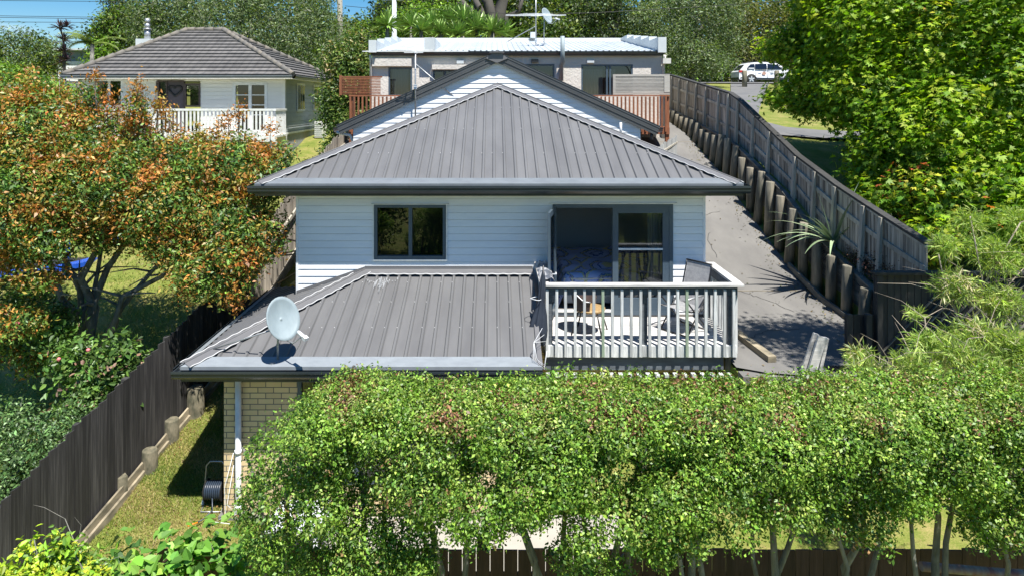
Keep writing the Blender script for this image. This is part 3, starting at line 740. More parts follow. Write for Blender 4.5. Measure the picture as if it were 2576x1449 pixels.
# ================================================================ DECK
deck = thing('balcony_deck', 'weathered grey timber deck with slatted balustrade outside the bedroom door', 'deck', (2.4, 11.9, 2.3))
DX0, DX1, DY = .84, 3.96, 11.15; DF = 2.38
m = MB(); y = DY
while y < YW - .05:
    m.box(DX0, DX1, y, min(y + .088, YW - .03), DF - .03, DF); y += .092
m.build('decking', M['deckw'], deck)
m = MB(); m.box(DX0, DX1, DY - .045, DY - .002, DF - .19, DF - .005); m.build('fascia_board', M['balu'], deck)
m = MB(); m.box(DX0, DX1 - .2, DY + .02, DY + .07, DF - .42, DF - .2); m.box(DX0, DX0 + .045, DY + .07, YW, DF - .25, DF - .035); m.box(DX1 - .045, DX1, DY, YW, DF - .25, DF - .035)
m.build('bearer', M['dkbeam'], deck)
m = MB()
for i in range(21):
    m = MB(); m.box(DX0 + .01 + i * .148, DX0 + .075 + i * .148, DY - .1, DY + .01, DF - .50, DF - .455); m.build('joist_end', M['balu'], deck)
for i in range(21):
    x = DX0 + .005 + i * .1515; m = MB(); o = rr.gauss(0, .003)
    m.hexa([(x, DY - .09, DF - .17), (x + .043, DY - .09, DF - .17), (x + .043, DY - .047, DF - .17), (x, DY - .047, DF - .17), (x + o, DY - .09, 3.30), (x + .043 + o, DY - .09, 3.30), (x + .043 + o, DY - .047, 3.30), (x + o, DY - .047, 3.30)])
    if i in (6, 15): m.build('baluster', mat('green_treated', (.33, .38, .30), .85, (.22, .30, .2), (30, 30, 2.5)), deck, label='green-tinged baluster')
    else: m.build('baluster', M['balu'], deck)
for i in range(9):
    y = DY + .06 + i * .158
    m = MB(); m.box(DX1 + .002, DX1 + .045, y, y + .043, DF - .17, 3.30); m.build('baluster', M['balu'], deck)
for i in range(9):
    y = DY + .06 + i * .158
    m = MB(); m.box(DX0 - .045, DX0 - .002, y, y + .043, DF - .1, 3.30); m.build('baluster', M['balu'], deck)
m = MB(); m.box(DX0 - .06, DX1 + .09, DY - .12, DY + .03, 3.345, 3.385, .6); m.build('top_rail', M['deckw'], deck)
m = MB(); m.box(DX1 - .05, DX1 + .10, DY + .032, YW - .02, 3.345, 3.385, .5); m.build('top_rail', M['deckw'], deck)
m = MB(); m.box(DX0 - .09, DX0 + .06, DY + .032, YW - .02, 3.345, 3.385, .4); m.build('top_rail', M['deckw'], deck)
m = MB(); m.box(DX0, DX1, DY - .045, DY - .002, 3.20, 3.34); m.box(DX1 - .043, DX1, DY, YW, 3.20, 3.34); m.box(DX0, DX0 + .043, DY, YW, 3.20, 3.34); m.build('subrail', M['dkbeam'], deck)
for x in (DX0 + .03, 2.42, DX1 - .13):
    m = MB(); m.box(x, x + .09, DY, DY + .09, DF, 3.34); m.build('post', M['dkbeam'], deck)
    m = MB(); m.box(x + .0, x + .1, DY - .05, DY - .0455, DF - .18, DF); m.build('bolt_block', M['balu'], deck)
m = MB(); m.box(DX1 - .09, DX1, YW - .12, YW - .03, DF, 3.34); m.build('post', M['dkbeam'], deck)
for x in (DX0 + .05, 2.42, DX1 - .15):
    m = MB(); m.box(x, x + .1, DY + .08, DY + .18, .0, DF - .2); m.build('deck_pile', M['pole'], deck)

# closed parasol tied to the deck, tarpaulin on the left rail
um = thing('closed_parasol', 'closed navy parasol hanging down beside the left end of the deck', 'parasol', (.66, 11.0, 2.4))
m = MB(); n = 28; ring = []
for (zz, rr_, cx) in ((3.62, .015, .80), (3.45, .05, .79), (3.2, .07, .77), (3.14, .055, .765), (2.9, .12, .74), (2.66, .17, .70), (2.56, .16, .70), (2.42, .05, .78)):
    b0 = len(m.v)
    for k in range(n):
        q = 2 * math.pi * k / n; rad = rr_ * (1 + .28 * math.cos(q * 7)); m.v.append((cx + rad * math.cos(q) * .8, 11.02 + rad * math.sin(q) * .6, zz))
    ring.append(b0)
for a_, b_ in zip(ring[:-1], ring[1:]):
    for k in range(n): m.f.append((a_ + k, a_ + (k + 1) % n, b_ + (k + 1) % n, b_ + k)); m.t.append(.5); m.sm.append(True)
m.build('canopy', M['navy'], um)
m = MB(); m.tube([(.80, 11.02, 2.3), (.80, 11.02, 3.7)], .014, 8); m.build('pole', M['black'], um)
m = MB(); m.tube([(.68 + .09 * math.cos(k), 11.02 + .09 * math.sin(k), 3.17 + .01 * math.sin(k * 2)) for k in np.linspace(0, 6.28, 14)], .006, 5); m.build('tie', M['plast'], um)
m = MB(); nn_ = 9
for i in range(nn_):
    for j in range(5):
        m.v.append((.76 + j * .06 + rr.gauss(0, .006), 11.2 + i * .15, 3.395 + (.07 if 0 < j < 4 else 0) * (.4 + rr.random() * .6)))
for i in range(nn_ - 1):
    for j in range(4): m.f.append((i * 5 + j, i * 5 + j + 1, (i + 1) * 5 + j + 1, (i + 1) * 5 + j)); m.t.append(rr.random()); m.sm.append(False)
m.build('tarpaulin', mat('grey_tarpaulin', (.42, .42, .43), .35, (.10, .11, .13), (5, 4, 5), lo=.45, hi=.55), label='crumpled grey tarpaulin laid over the left handrail of the deck', cat='tarpaulin')

# chairs
ch = thing('patio_chair', 'tan tub chair with dark metal legs on the left of the deck', 'chair', (0, 0, 0))
m = MB(); n = 16    # shell: seat + curved back, chair faces +x
for i in range(n):
    a0 = R_(70 + 220 * i / n); a1 = R_(70 + 220 * (i + 1) / n)
    m.face([(.24 * math.cos(a0), .26 * math.sin(a0), .42), (.24 * math.cos(a1), .26 * math.sin(a1), .42), (.31 * math.cos(a1), .30 * math.sin(a1), .60 + .22 * max(0, -math.cos(a1))), (.31 * math.cos(a0), .30 * math.sin(a0), .60 + .22 * max(0, -math.cos(a0)))], .5, True)
m.build('backrest', M['brown'], ch)
m = MB(); m.lathe([(.25, 0), (.27, .02), (.27, .04), (.2, .05)], (.03, 0, .39), 24); m.build('seat', M['tan'], ch)
for sx in (-1, 1):
    for sy in (-1, 1):
        m = MB(); m.tube([(.03 + sx * .16, sy * .16, .40), (.03 + sx * .26, sy * .24, 0)], .013, 8); m.build('leg', M['black'], ch)
m = MB(); m.tube([(.31 * math.cos(R_(70 + 11 * i)), .30 * math.sin(R_(70 + 11 * i)), .60 + .22 * max(0, -math.cos(R_(70 + 11 * i)))) for i in range(21)], .012, 6); m.build('back_frame', M['galv'], ch)
ch.location = (1.62, 11.75, DF); ch.rotation_euler = (0, 0, R_(-20))
rc = thing('sling_chair', 'reclining grey sling garden chair with dark tube frame at the right of the deck', 'chair', (0, 0, 0))
# faces -x
m = MB(); pr = [(-.30, .44), (-.15, .40), (.12, .37), (.2, .42), (.32, .70), (.42, 1.02), (.44, 1.12)]
for (xa, za), (xb, zb) in zip(pr[:-1], pr[1:]): m.face([(xa, -.24, za), (xa, .24, za), (xb, .24, zb), (xb, -.24, zb)], .5, True)
sg = m.build('sling_seat', M['slingm'], rc)
for sy in (-.26, .26):
    m = MB(); m.tube([(x, sy, z) for x, z in pr], .014, 7); m.build('side_rail', M['black'], rc)
    m = MB(); m.tube([(-.34, sy, .62), (-.1, sy * 1.08, .64), (.2, sy * 1.08, .64), (.3, sy, .62)], .018, 7); m.build('armrest', M['galv'], rc)
    m = MB(); m.tube([(-.30, sy * 1.05, .62), (.30, sy * 1.05, .02)], .013, 7); m.build('leg', M['black'], rc)
    m = MB(); m.tube([(.26, sy * 1.05, .62), (-.28, sy * 1.05, .02)], .013, 7); m.build('leg', M['black'], rc)
m = MB(); m.tube([(.30, -.27, .02), (.30, .27, .02)], .012, 7); m.tube([(-.28, -.27, .02), (-.28, .27, .02)], .012, 7); m.tube([(.44, -.26, 1.12), (.44, .26, 1.12)], .014, 7); m.build('crossbar', M['black'], rc)
rc.location = (3.30, 11.85, DF); rc.rotation_euler = (0, 0, R_(38))

# ================================================================ SATELLITE DISHES
def dish(loc, rz, label, sc=1.0, mast=.45):
    t = thing('satellite_dish', label, 'satellite dish', (0, 0, 0))
    m = MB(); n = 28; rings = 7; tilt = R_(62)
    for i in range(rings + 1):
        r_ = .37 * i / rings; dep = .55 * r_ * r_
        for k in range(n):
            a_ = 2 * math.pi * k / n; u, v_ = r_ * math.cos(a_) * .92, r_ * math.sin(a_) * 1.06
            m.v.append((u, -dep * 0 + dep * -1 * -1 - .0 - dep * 0 - 0 + (-.06 + 0) + 0 * u, v_))
    for i in range(rings):
        for k in range(n):
            k2 = (k + 1) % n; m.f.append((i * n + k, i * n + k2, (i + 1) * n + k2, (i + 1) * n + k)); m.t.append(.5); m.sm.append(True)
    # bowl opens towards -y: centre is deepest (largest y)
    for i, v in enumerate(m.v):
        r_ = math.hypot(v[0] / .92, v[2] / 1.06); m.v[i] = (v[0], .08 - .62 * r_ * r_, v[2])
    # tilt back by 20 degrees and lift
    ct, st = math.cos(R_(-22)), math.sin(R_(-22)); zc = mast + .38
    m.v = [(x, y * ct - z * st * 1, zc + y * st * -1 * -1 + z * ct) for x, y, z in m.v]
    m.v = [(x, y, z) for x, y, z in m.v]
    bowl = m.build('reflector', M['dishm'], t)
    md = bowl.modifiers.new('thick', 'SOLIDIFY'); md.thickness = .012
    m = MB(); m.tube([(0, .16, 0), (0, .16, mast * .75), (0, .14, mast + .3)], .02, 10); m.bar((-.16, .16, .0), (.16, .16, .0), .09, .02); m.build('mast', M['galv'], t)
    m = MB(); m.bar((0, .15, zc - .12), (0, .15, zc - .02), .08, .05); m.build('bracket', M['galv'], t)
    m = MB(); m.tube([(0, -.02, zc - .36), (0, -.3, zc - .38), (0, -.56, zc - .2)], .012, 8); m.tube([(0, -.55, zc - .2), (0, -.5, zc - .34), (.03, -.35, zc - .5)], .005, 5); m.build('feed_arm', M['galv'], t)
    m = MB(); m.tube([(0, -.44, zc - .15), (0, -.60, zc - .20)], .034, 10); m.bar((0, -.60, zc - .2), (0, -.68, zc - .23), .08, .06); m.build('receiver', M['plast'], t)
    t.location = loc; t.rotation_euler = (0, 0, rz); t.scale = (sc,) * 3
    return t
# ---- main-house dish: round white bowl at the lower left corner of the lower roof
dish((-3.10, 10.05, 2.50), R_(52), 'large white satellite dish standing on the lower roof beside the gutter', .82, .42)
# brace strut for it
m = MB(); m.tube([(-3.2, 10.1, 3.0), (-4.25, 10.35, 2.6)], .012, 7); m.build('brace_strut', M['galv'], label='thin metal strut running from the lower roof corner up to the large dish', cat='strut')

# ================================================================ GABLE HOUSE BEHIND
gh = thing('gabled_house', 'white weatherboard gabled house with charcoal roof directly behind the main hipped roof', 'house', (0, 18.75, 3))
gx, gz = .086, 7.60; gl, gr = -4.22, 4.46; gzl = 5.63
m = MB(); yb = 18.53; sl_g = (gz - gzl) / (gx - gl)
zt = lambda x: gz - .12 - abs(x - gx) * sl_g
m.strips([(-3.81, yb, 2.5), (3.98, yb, 2.5), (3.98, yb, zt(3.98)), (gx, yb, zt(gx)), (-3.81, yb, zt(-3.81))], (0, 0, 1), 0, .134, BOARD, (0, -1, 0), .5)
side_wall(m, -3.81, yb, 21.8, 2.5, zt(-3.81), -1); side_wall(m, 3.98, yb, 21.8, 2.5, zt(3.98), 1)
m.build('wall', M['weather'], gh)
for s, xe in ((-1, gl), (1, gr)):
    m = MB(); ze = gz - abs(xe - gx) * sl_g
    A = (gx, 18.42, gz); B = (xe, 18.42, ze); Cc = (xe, 22.0, ze); Dd = (gx, 22.0, gz)
    m.strips([A, B, Cc, Dd], (0, 1, 0), 0, .2, RIB, plane_n(A, B, Cc)); m.build('roof', M['roof'], gh)
    m = MB()
    a_, b_ = Vector((gx, 18.4, gz)), Vector((xe, 18.4, ze)); dn = Vector((0, 0, -1)); du = (b_ - a_).normalized(); pn = Vector((-du.z * s, 0, du.x * s)); pn = pn if pn.z > 0 else -pn
    for k, (o0, o1, yo) in enumerate(((.07, .02, 0), (.015, -.06, .012), (-.065, -.10, 0), (-.105, -.19, .015))):
        for (yy0) in (18.4 + yo,):
            p = [a_ + pn * o0, b_ + pn * o0, b_ + pn * o1, a_ + pn * o1]
            q = [Vector((v.x, yy0, v.z)) for v in p]; q2 = [Vector((v.x, yy0 + .04, v.z)) for v in p]
            m.hexa([q[3], q[2], q2[2], q2[3], q[0], q[1], q2[1], q2[0]])
    a2, b2 = a_ + pn * .08, b_ + pn * .08
    m.hexa([a2 + Vector((0, -.01, -.012)), b2 + Vector((0, -.01, -.012)), b2 + Vector((0, .2, -.012)), a2 + Vector((0, .2, -.012)), a2 + Vector((0, -.01, 0)), b2 + Vector((0, -.01, 0)), b2 + Vector((0, .2, 0)), a2 + Vector((0, .2, 0))])
    m.build('barge_board', mat('barge_grey', (.085, .09, .095), .4, (.07, .075, .08), (3, 3, 3), tint=.3), gh)
    m = MB(); m.hexa([a_ + pn * -.12 + Vector((0, .06, 0)), b_ + pn * -.12 + Vector((0, .06, 0)), b_ + pn * -.12 + Vector((0, .4, 0)), a_ + pn * -.12 + Vector((0, .4, 0)),
                      a_ + pn * -.1 + Vector((0, .06, 0)), b_ + pn * -.1 + Vector((0, .06, 0)), b_ + pn * -.1 + Vector((0, .4, 0)), a_ + pn * -.1 + Vector((0, .4, 0))]); m.build('soffit', M['weather'], gh)
m = MB(); m.prism([(gx - .30, gz - .10), (gx - .02, gz - .22), (gx + .02, gz - .22), (gx + .30, gz - .10), (gx + .06, gz + .07), (gx - .06, gz + .07)], 18.37, 18.6); m.box(gx - .2, gx + .2, 18.3, 18.7, gz + .05, gz + .075); m.tube([(gx, 18.36, gz + .07), (gx, 22, gz + .07)], .05, 8)
m.build('ridge_cap', M['rcap'], gh)
m = MB(); gutter(m, (gl, 18.42, 0), (gl, 22, 0), (-1, 0, 0), gzl, .13); gutter(m, (gr, 18.42, 0), (gr, 22, 0), (1, 0, 0), gzl, .13); m.build('gutter', M['gutter'], gh)
m = MB(); m.tube([(gl - .05, 18.5, 5.5), (gl + .3, 18.6, 5.42), (gl + .38, 18.7, 5.2), (gl + .38, 18.7, 4.0)], .04, 10); m.build('downpipe', M['plast'], gh)
m = MB(); m.tube([(4.3, 18.6, 5.5), (4.3, 18.6, 5.3)], .04, 8); m.build('downpipe', M['gutter'], gh)
m = MB(); m.lathe([(.0, -.05), (.12, -.02), (.15, .03)], (-1.62, 18.66, 6.04), 16, axis='y'); m.build('wall_vent', M['dishm'], gh)
# TV aerial on it
def aerial(name, label, x, y, z0, z1, zb, half, strut, tilt=.0):
    t = thing(name, label, 'aerial', (x, y, z0))
    m = MB(); m.tube([(x, y, z0), (x, y, z1)], .022, 8); m.build('mast', M['galv'], t)
    m = MB(); m.bar((x - half, y, zb), (x + half, y, zb), .03, .025); m.bar((x - .25, y - .4, zb - .06), (x + .25, y - .4, zb - .06), .02, .02)
    m.bar((x, y - .45, zb - .05), (x, y + .35, zb - .02), .03, .03)
    for k in range(5):
        o = -.4 + k * .18; L = .5 + .12 * k; m.tube([(x - L, y + o, zb + .01), (x + L, y + o, zb + .01)], .006, 5)
    m.build('boom', M['plast'], t)
    m = MB(); m.tube(strut, .016, 6); m.build('strut', M['galv'], t)
    m = MB(); m.bar((x - .04, y, zb - .95), (x + .04, y, zb - .95), .06, .12); m.build('junction_box', M['plast'], t)
    return t
aerial('tv_aerial', 'tall television aerial with wide boom strapped to the front of the gabled house', -2.1, 18.3, 5.9, 7.75, 7.68, 1.42, [(-2.1, 18.3, 7.35), (-1.0, 18.55, 6.4)])

# ================================================================ FLAT ROOFED HOUSE
fh = thing('flat_roofed_house', 'beige stucco flat-roofed house with stepped pale parapets above the red-brown deck', 'house', (.8, 23.5, 4.5))
FX0, FX1, FY, FB = -4.2, 5.79, 23.5, 30.0
def fx(px): return (px - 1242) / 73.06
def fz(py): return CZ - (py - 255) / 73.06
ops = [(fx(977), fx(1037), fz(243), fz(170)), (fx(1089), fx(1156), fz(215), fz(177)), (fx(1312), fx(1395), fz(215), fz(162)), (fx(1462), fx(1592), fz(243), fz(163))]
m = MB()
for a_, b_, p, q in wall_rects(FX0, FX1, 4.5, 7.98, ops): m.box(a_, b_, FY, FY + .2, p, q)
m.box(FX0, FX0 + .2, FY + .2, FB, 4.5, 8.0); m.box(FX1 - .2, FX1, FY + .2, FB, 4.5, 8.0); m.box(FX0, FX1, FB - .2, FB, 4.5, 9)
m.build('wall', M['stucco'], fh)
m = MB()      # rough plaster window hoods
m.box(fx(938), fx(1036), FY - .14, FY, fz(168), fz(149)); m.box(fx(1088), fx(1200), FY - .16, FY, fz(176), fz(164)); m.build('plaster_hood', M['stucco'], fh)
m = MB(); A = (FX0 + .2, FY - .14, 8.06); B = (FX1 - .15, FY - .14, 8.06); Cc = (FX1 - .15, FB, 8.98); Dd = (FX0 + .2, FB, 8.98)
m.strips([A, B, Cc, Dd], (1, 0, 0), 0, .2, [(0, 0), (.6, 0), (.7, .022), (.88, .022), (1, 0)], plane_n(A, B, Cc)); m.build('roof', M['rooflt'], fh)
m = MB(); gutter(m, (FX0, FY - .12, 0), (FX1 + .05, FY - .12, 0), (0, -1, 0), 8.05, .11, .09); m.box(FX0, FX1, FY - .12, FY - .1, 7.9, 8.05); m.build('gutter', M['gutter'], fh)
m = MB(); m.box(FX0 + .05, FX1 - .05, FY - .099, FY, 7.97, 7.985); m.build('soffit', M['soffit'], fh)
m = MB()
m.box(FX0 - .02, FX1 + .02, FB, FB + .25, 8.9, 9.12); m.box(fx(1505), fx(1545), FB - .02, FB + .24, 9.12, 9.3) if False else None
for k in range(4): m.box(FX0 - .05, FX0 + .2, FY - .3 + k * 1.7, FY - .3 + (k + 1) * 1.7, 8.0, 8.42 + k * .2)
for k in range(5): m.box(FX1 - .2, FX1 + .08, FY - .3 + k * 1.36, FY - .3 + (k + 1) * 1.36, 8.0, 8.52 + k * .15)
m.box(fx(1104) - .0, fx(1134), FY + .3, FB, 8.0, 8.35) if False else None
m.box(-2.35, -2.0, FY - .37, FY + 2.2, 8.08, 8.5); m.box(1.6, 1.85, FB - .3, FB, 9.1, 9.35)
m.build('parapet', M['parapet'], fh)
framed(fh, *ops[0][:2], FY + .04, *ops[0][2:], [], back=True, name='window'); framed(fh, *ops[1][:2], FY + .04, *ops[1][2:], [fx(1120)], name='window')
framed(fh, *ops[2][:2], FY + .04, *ops[2][2:], [], name='window'); framed(fh, *ops[3][:2], FY + .04, *ops[3][2:], [fx(1527), fx(1535)], name='glass_door')
for (a_, b_) in ((fx(984), fx(1026)), (fx(1470), fx(1520)), (fx(1540), fx(1552))):
    m = MB()
    n = int((b_ - a_) / .04)
    for i in range(n):
        p = a_ + (b_ - a_) * i / n; q = a_ + (b_ - a_) * (i + 1) / n
        m.face([(p, FY + .25 + .03 * math.sin(i * 1.9), 5.3), (q, FY + .25 + .03 * math.sin((i + 1) * 1.9), 5.3), (q, FY + .25 + .03 * math.sin((i + 1) * 1.9), 7.45), (p, FY + .25 + .03 * math.sin(i * 1.9), 7.45)], .5, True)
    m.build('curtain', M['curtain'], fh)
for px, py in ((1158, 157), (1345, 154), (1485, 155)):
    m = MB(); m.box(fx(px) - .12, fx(px) + .12, FY - .1, FY, fz(py) - .06, fz(py) + .05); m.build('wall_lamp', M['parapet' if px != 1345 else 'black'], fh)
m = MB(); m.tube([(fx(1411), FY - .12, fz(205)), (fx(1411), FY - .12, fz(165)), (fx(1412), FY - .42, fz(160)), (fx(1412), FY - .42, fz(95))], .075, 12); m.build('flue_pipe', M['dishm'], fh)
m = MB(); m.tube([(FX0 - .02, FY - .2, 7.9), (FX0 - .02, FY - .08, 7.7), (FX0 - .02, FY - .08, 4.8)], .04, 8); m.build('downpipe', M['soffit'], fh); m = MB(); m.tube([(FX1 + .03, FY - .3, 7.9), (FX1 + .03, FY - .1, 7.6), (FX1 + .03, FY - .1, 5.0)], .05, 8)
m.build('downpipe', M['soffit'], fh)
m = MB(); m.box(FX1 - .05, FX1 + .22, FY - .36, FY - .1, 7.62, 7.8); m.build('rainwater_head', M['soffit'], fh)
# its deck
fd = thing('stained_deck', 'red-brown stained timber deck in front of the flat-roofed house', 'deck', (.5, 22.3, 5.3))
DX0b, DX1b, DYb = -4.66, 5.66, 22.0
m = MB(); m.box(DX0b, DX1b, DYb, FY - .02, 5.42, 5.5); m.box(DX0b, DX1b, DYb - .04, DYb - .003, 5.28, 5.5); m.build('decking', M['redwood'], fd)
m = MB(); m.box(DX0b, DX1b, DYb - .06, DYb + .06, 6.50, 6.54); m.box(DX0b - .02, DX0b + .1, DYb + .06, FY, 6.5, 6.54); m.build('top_rail', M['redwood'], fd)
for i in range(80):
    x = DX0b + .03 + i * .13
    if x > DX1b - .06 or -3.0 < x < 3.1: continue
    m = MB(); m.box(x, x + .05, DYb - .085, DYb - .042, 5.36, 6.49); m.build('baluster', M['redwood'], fd)
for x in (DX0b, DX1b - .12): 
    m = MB(); m.box(x, x + .12, DYb, DYb + .12, 4.5, 6.49); m.build('post', M['redwood'], fd)
m = MB()      # left privacy lattice
X0, X1, Z0, Z1 = fx(889) - .15, -3.6, 6.56, 7.1; yq = DYb + .02
m.box(X0, X0 + .08, yq, yq + .06, 6.54, 7.18); 
for k in range(5): m.box(X0 + .1 + k * .19, X0 + .125 + k * .19, yq + .02, yq + .045, Z0, Z1)
for k in range(11): m.box(X0 + .09, X1 - .05, yq, yq + .018, Z0 + k * .05, Z0 + .03 + k * .05)
m.box(X0 + .08, X1, yq - .005, yq + .05, Z1, Z1 + .05)
m.build('lattice_screen', M['redwood'], fd)
m = MB(); k0, k1 = 3.85, 5.68; z0_, z1_ = 6.56, 7.14
m.box(k0, k1, yq, yq + .07, z1_, z1_ + .07); m.box(k0, k1, yq, yq + .07, z0_ - .01, z0_ + .07); m.box(k0, k0 + .08, yq, yq + .07, z0_ + .07, z1_); m.box(k1 - .18, k1, yq - .01, yq + .07, z0_ + .07, z1_)
for k in range(11): m.hexa([(k0 + .08, yq + .01, z0_ + .08 + k * .046), (k1 - .18, yq + .01, z0_ + .08 + k * .046), (k1 - .18, yq + .05, z0_ + .10 + k * .046), (k0 + .08, yq + .05, z0_ + .10 + k * .046), (k0 + .08, yq + .01, z0_ + .105 + k * .046), (k1 - .18, yq + .01, z0_ + .105 + k * .046), (k1 - .18, yq + .05, z0_ + .125 + k * .046), (k0 + .08, yq + .05, z0_ + .125 + k * .046)])
m.build('louvre_screen', mat('grey_louvre', (.42, .40, .36), .8, (.34, .32, .29), (6, 6, 20), tint=.15), fd)
aerial('tv_aerial', 'television aerial with wide boom standing on the flat roof', fx(1348) * 26 / 23.5, 26, 8.45, 10.6, 9.62, 1.15, [(1.6, 26, 9.2), (.55, 27, 8.7)])
dish((2.05, 26.3, 8.55), R_(50), 'satellite dish on a thin mast on the flat roof beside the aerial', .85, .9)

# ================================================================ WHITE TILED HOUSE (left)
th = thing('tiled_house', 'cream weatherboard bungalow with grey tiled hip roof behind the orange-tinted tree', 'house', (-12, 27, 4))
TY = 27.0; s27 = 1717 / TY
tx = lambda px: (px - 1242) / s27
tz = lambda py: CZ - (py - 255) / s27
E0 = [P(157, 190, 26.5), P(737, 190, 26.5)]; ez = E0[0][2]
Ap_l = P(470, 78, 30.6); Ap_r = P(562, 78, 30.6); bkl = (E0[0][0], 35, ez); bkr = (E0[1][0], 35, ez)
Ap_l = (Ap_l[0], Ap_l[1], Ap_l[2]); 
TP = [(0, .0), (0, .055), (1, .0)]
m = MB()
def tiled(poly, av):
    n = plane_n(*poly[:3]); up = Vector((0, 0, 1)); u = (up - n * up.dot(n)).normalized()
    m.strips(poly, u, Vector(poly[0]).dot(u), .335, TP, n)
tiled([E0[0], E0[1], Ap_r, Ap_l], 0); tiled([E0[1], bkr, Ap_r], 0); tiled([bkl, E0[0], Ap_l], 0); tiled([bkr, bkl, Ap_l, Ap_r], 0)
def tile_mat():
    mm = M['tile']; t = mm.node_tree; ln = t.links.new
    wv = N(t, 'ShaderNodeTexWave', bands_direction='X'); wv.inputs['Scale'].default_value = 1.05; 
    tcn = N(t, 'ShaderNodeTexCoord'); bp2 = N(t, 'ShaderNodeBump'); bp2.inputs['Strength'].default_value = .9; bp2.inputs['Distance'].default_value = .05
    b = t.nodes['Principled BSDF']; old = b.inputs['Normal'].links[0].from_socket
    ln(tcn.outputs['Object'], wv.inputs['Vector']); ln(wv.outputs['Fac'], bp2.inputs['Height']); ln(old, bp2.inputs['Normal']); ln(bp2.outputs[0], b.inputs['Normal'])
tile_mat()
rf = m.build('roof', M['tile'], th)
m = MB()
for a_, b_ in ((E0[0], Ap_l), (E0[1], Ap_r), (Ap_l, Ap_r), (bkr, Ap_r), (bkl, Ap_l)):
    a_, b_ = Vector(a_), Vector(b_); n = max(2, int((b_ - a_).length / .4))
    for i in range(n): m.tube([a_.lerp(b_, i / n) + Vector((0, 0, .03)), a_.lerp(b_, (i + .96) / n) + Vector((0, 0, .05))], [.1, .12], 8)
m.build('ridge_cap', M['tilecap'], th)
m = MB(); gutter(m, (E0[0][0], 26.48, 0), (E0[1][0], 26.48, 0), (0, -1, 0), ez, .12); gutter(m, (E0[1][0], 26.5, 0), (E0[1][0], 35, 0), (1, 0, 0), ez, .12); m.build('gutter', M['apron'], th)
m = MB(); m.box(E0[0][0] + .02, E0[1][0] - .02, 26.5, 34.9, ez - .14, ez - .12); m.build('soffit', M['trim'], th)
wx0, wx1 = tx(197), tx(716)
ops = [(tx(240), tx(310), tz(270), tz(200)), (tx(393), tx(505), tz(335), tz(205)), (tx(586), tx(673), tz(335), tz(208))]
m = MB(); board_wall(m, wx0, wx1, TY, 5.1, ez - .12, ops, .16); m.box(wx1 - .1, wx1 + .03, TY - .03, TY + .1, 5.1, ez - .12); board_wall(m, wx0, wx1, TY + .02, 3.6, 5.1, [], .16); m.build('wall', M['cream'], th)
m = MB(); side_wall(m, wx1, TY + .1, 34.5, 5.1, ez - .12, 1, .19); m.build('side_wall', mat('grey_weatherboard', (.42, .45, .47), .6, (.37, .40, .42), (1, 1, 4)), th); m = MB(); side_wall(m, wx0, TY, 34.5, 3.5, ez - .12, -1, .16); m.build('side_wall', mat('grey_weatherboard', (.42, .45, .47), .6, (.37, .40, .42), (1, 1, 4)), th)
m = MB(); m.box(wx0, wx1 - .02, TY + .1, 34.4, 3.5, 5.08); m.build('block_base', M['block'], th)
m = MB(); m.box(wx1 - .12, wx1 + .05, TY - .06, TY + .15, 3.3, 5.06); m.box(wx1 - .05, wx1 + .04, TY, 34.4, 5.02, 5.1); m.build('corner_post', M['trim'], th)
framed(th, *ops[0][:2], TY, *ops[0][2:], [tx(275)], fm='trim', fw=.08)
framed(th, tx(464), tx(505), TY, tz(270), tz(211), [], fm='brown', fw=.07); 
m = MB(); m.box(tx(395), tx(464), TY - .03, TY + .1, tz(207), tz(203)); m.box(tx(393), tx(400), TY - .03, TY + .1, tz(335), tz(207)); m.box(tx(418), tx(421), TY - .03, TY + .1, tz(335), tz(207)); m.box(tx(461), tx(463.9), TY - .03, TY + .1, tz(335), tz(207)); m.build('door_frame', M['brown'], th)
m = MB(); m.box(tx(421.1), tx(460.9), TY + .02, TY + .08, tz(335), tz(207.1)); dr = m.build('door', mat('dusky_door', (.11, .085, .095), .5), th)
m = MB(); cx, cz = tx(441), tz(228); pts = []
for k in range(40):
    q = 2 * math.pi * k / 39; hx = .26 * math.sin(q) ** 3; hz = .24 * (.81 * math.cos(q) - .31 * math.cos(2 * q) - .12 * math.cos(3 * q)); pts.append((cx + hx, TY - .0 + rr.gauss(0, .006), cz + hz))
m.tube(pts, .045, 6); m.build('wreath', M['rubber'], dr)
m = MB(); m.face([(tx(400), TY + .05, tz(300)), (tx(418), TY + .05, tz(300)), (tx(418), TY + .05, tz(208)), (tx(400), TY + .05, tz(208))]); m.build('sidelight', M['cglass'], th)
fdm = framed(th, *ops[2][:2], TY, *ops[2][2:], [(ops[2][0] + ops[2][1]) / 2], fm='trim', fw=.11, mid=[tz(240), tz(265), tz(290)], name='french_door')
for yy in (28.6, 31.2):
    m = MB(); m.box(wx1 + .021, wx1 + .06, yy, yy + 1.1, 5.9, 7.1); f = m.build('side_window', M['trim'], th)
    m = MB()
    for k in range(3): m.box(wx1 + .061, wx1 + .07, yy + .08 + k * .34, yy + .34 + k * .34, 6.0, 7.0)
    m.build('pane', M['cglass'], f)
m = MB(); cx, cy, cz = P(371, 100, 32); m.box(cx - .4, cx + .4, cy - .3, cy + .3, cz - 1.5, cz + .0); m.build('chimney', M['parapet'], th)
m = MB(); m.tube([(cx, cy, cz), (cx, cy, cz + .45)], .14, 12); m.tube([(cx, cy, cz + .45), (cx, cy, cz + .5)], .19, 12); m.tube([(cx, cy, cz + .5), (cx, cy, cz + .75)], .12, 12); m.tube([(cx, cy, cz + .75), (cx, cy, cz + .98)], [.13, .1], 12); m.build('flue', M['galv'], th)
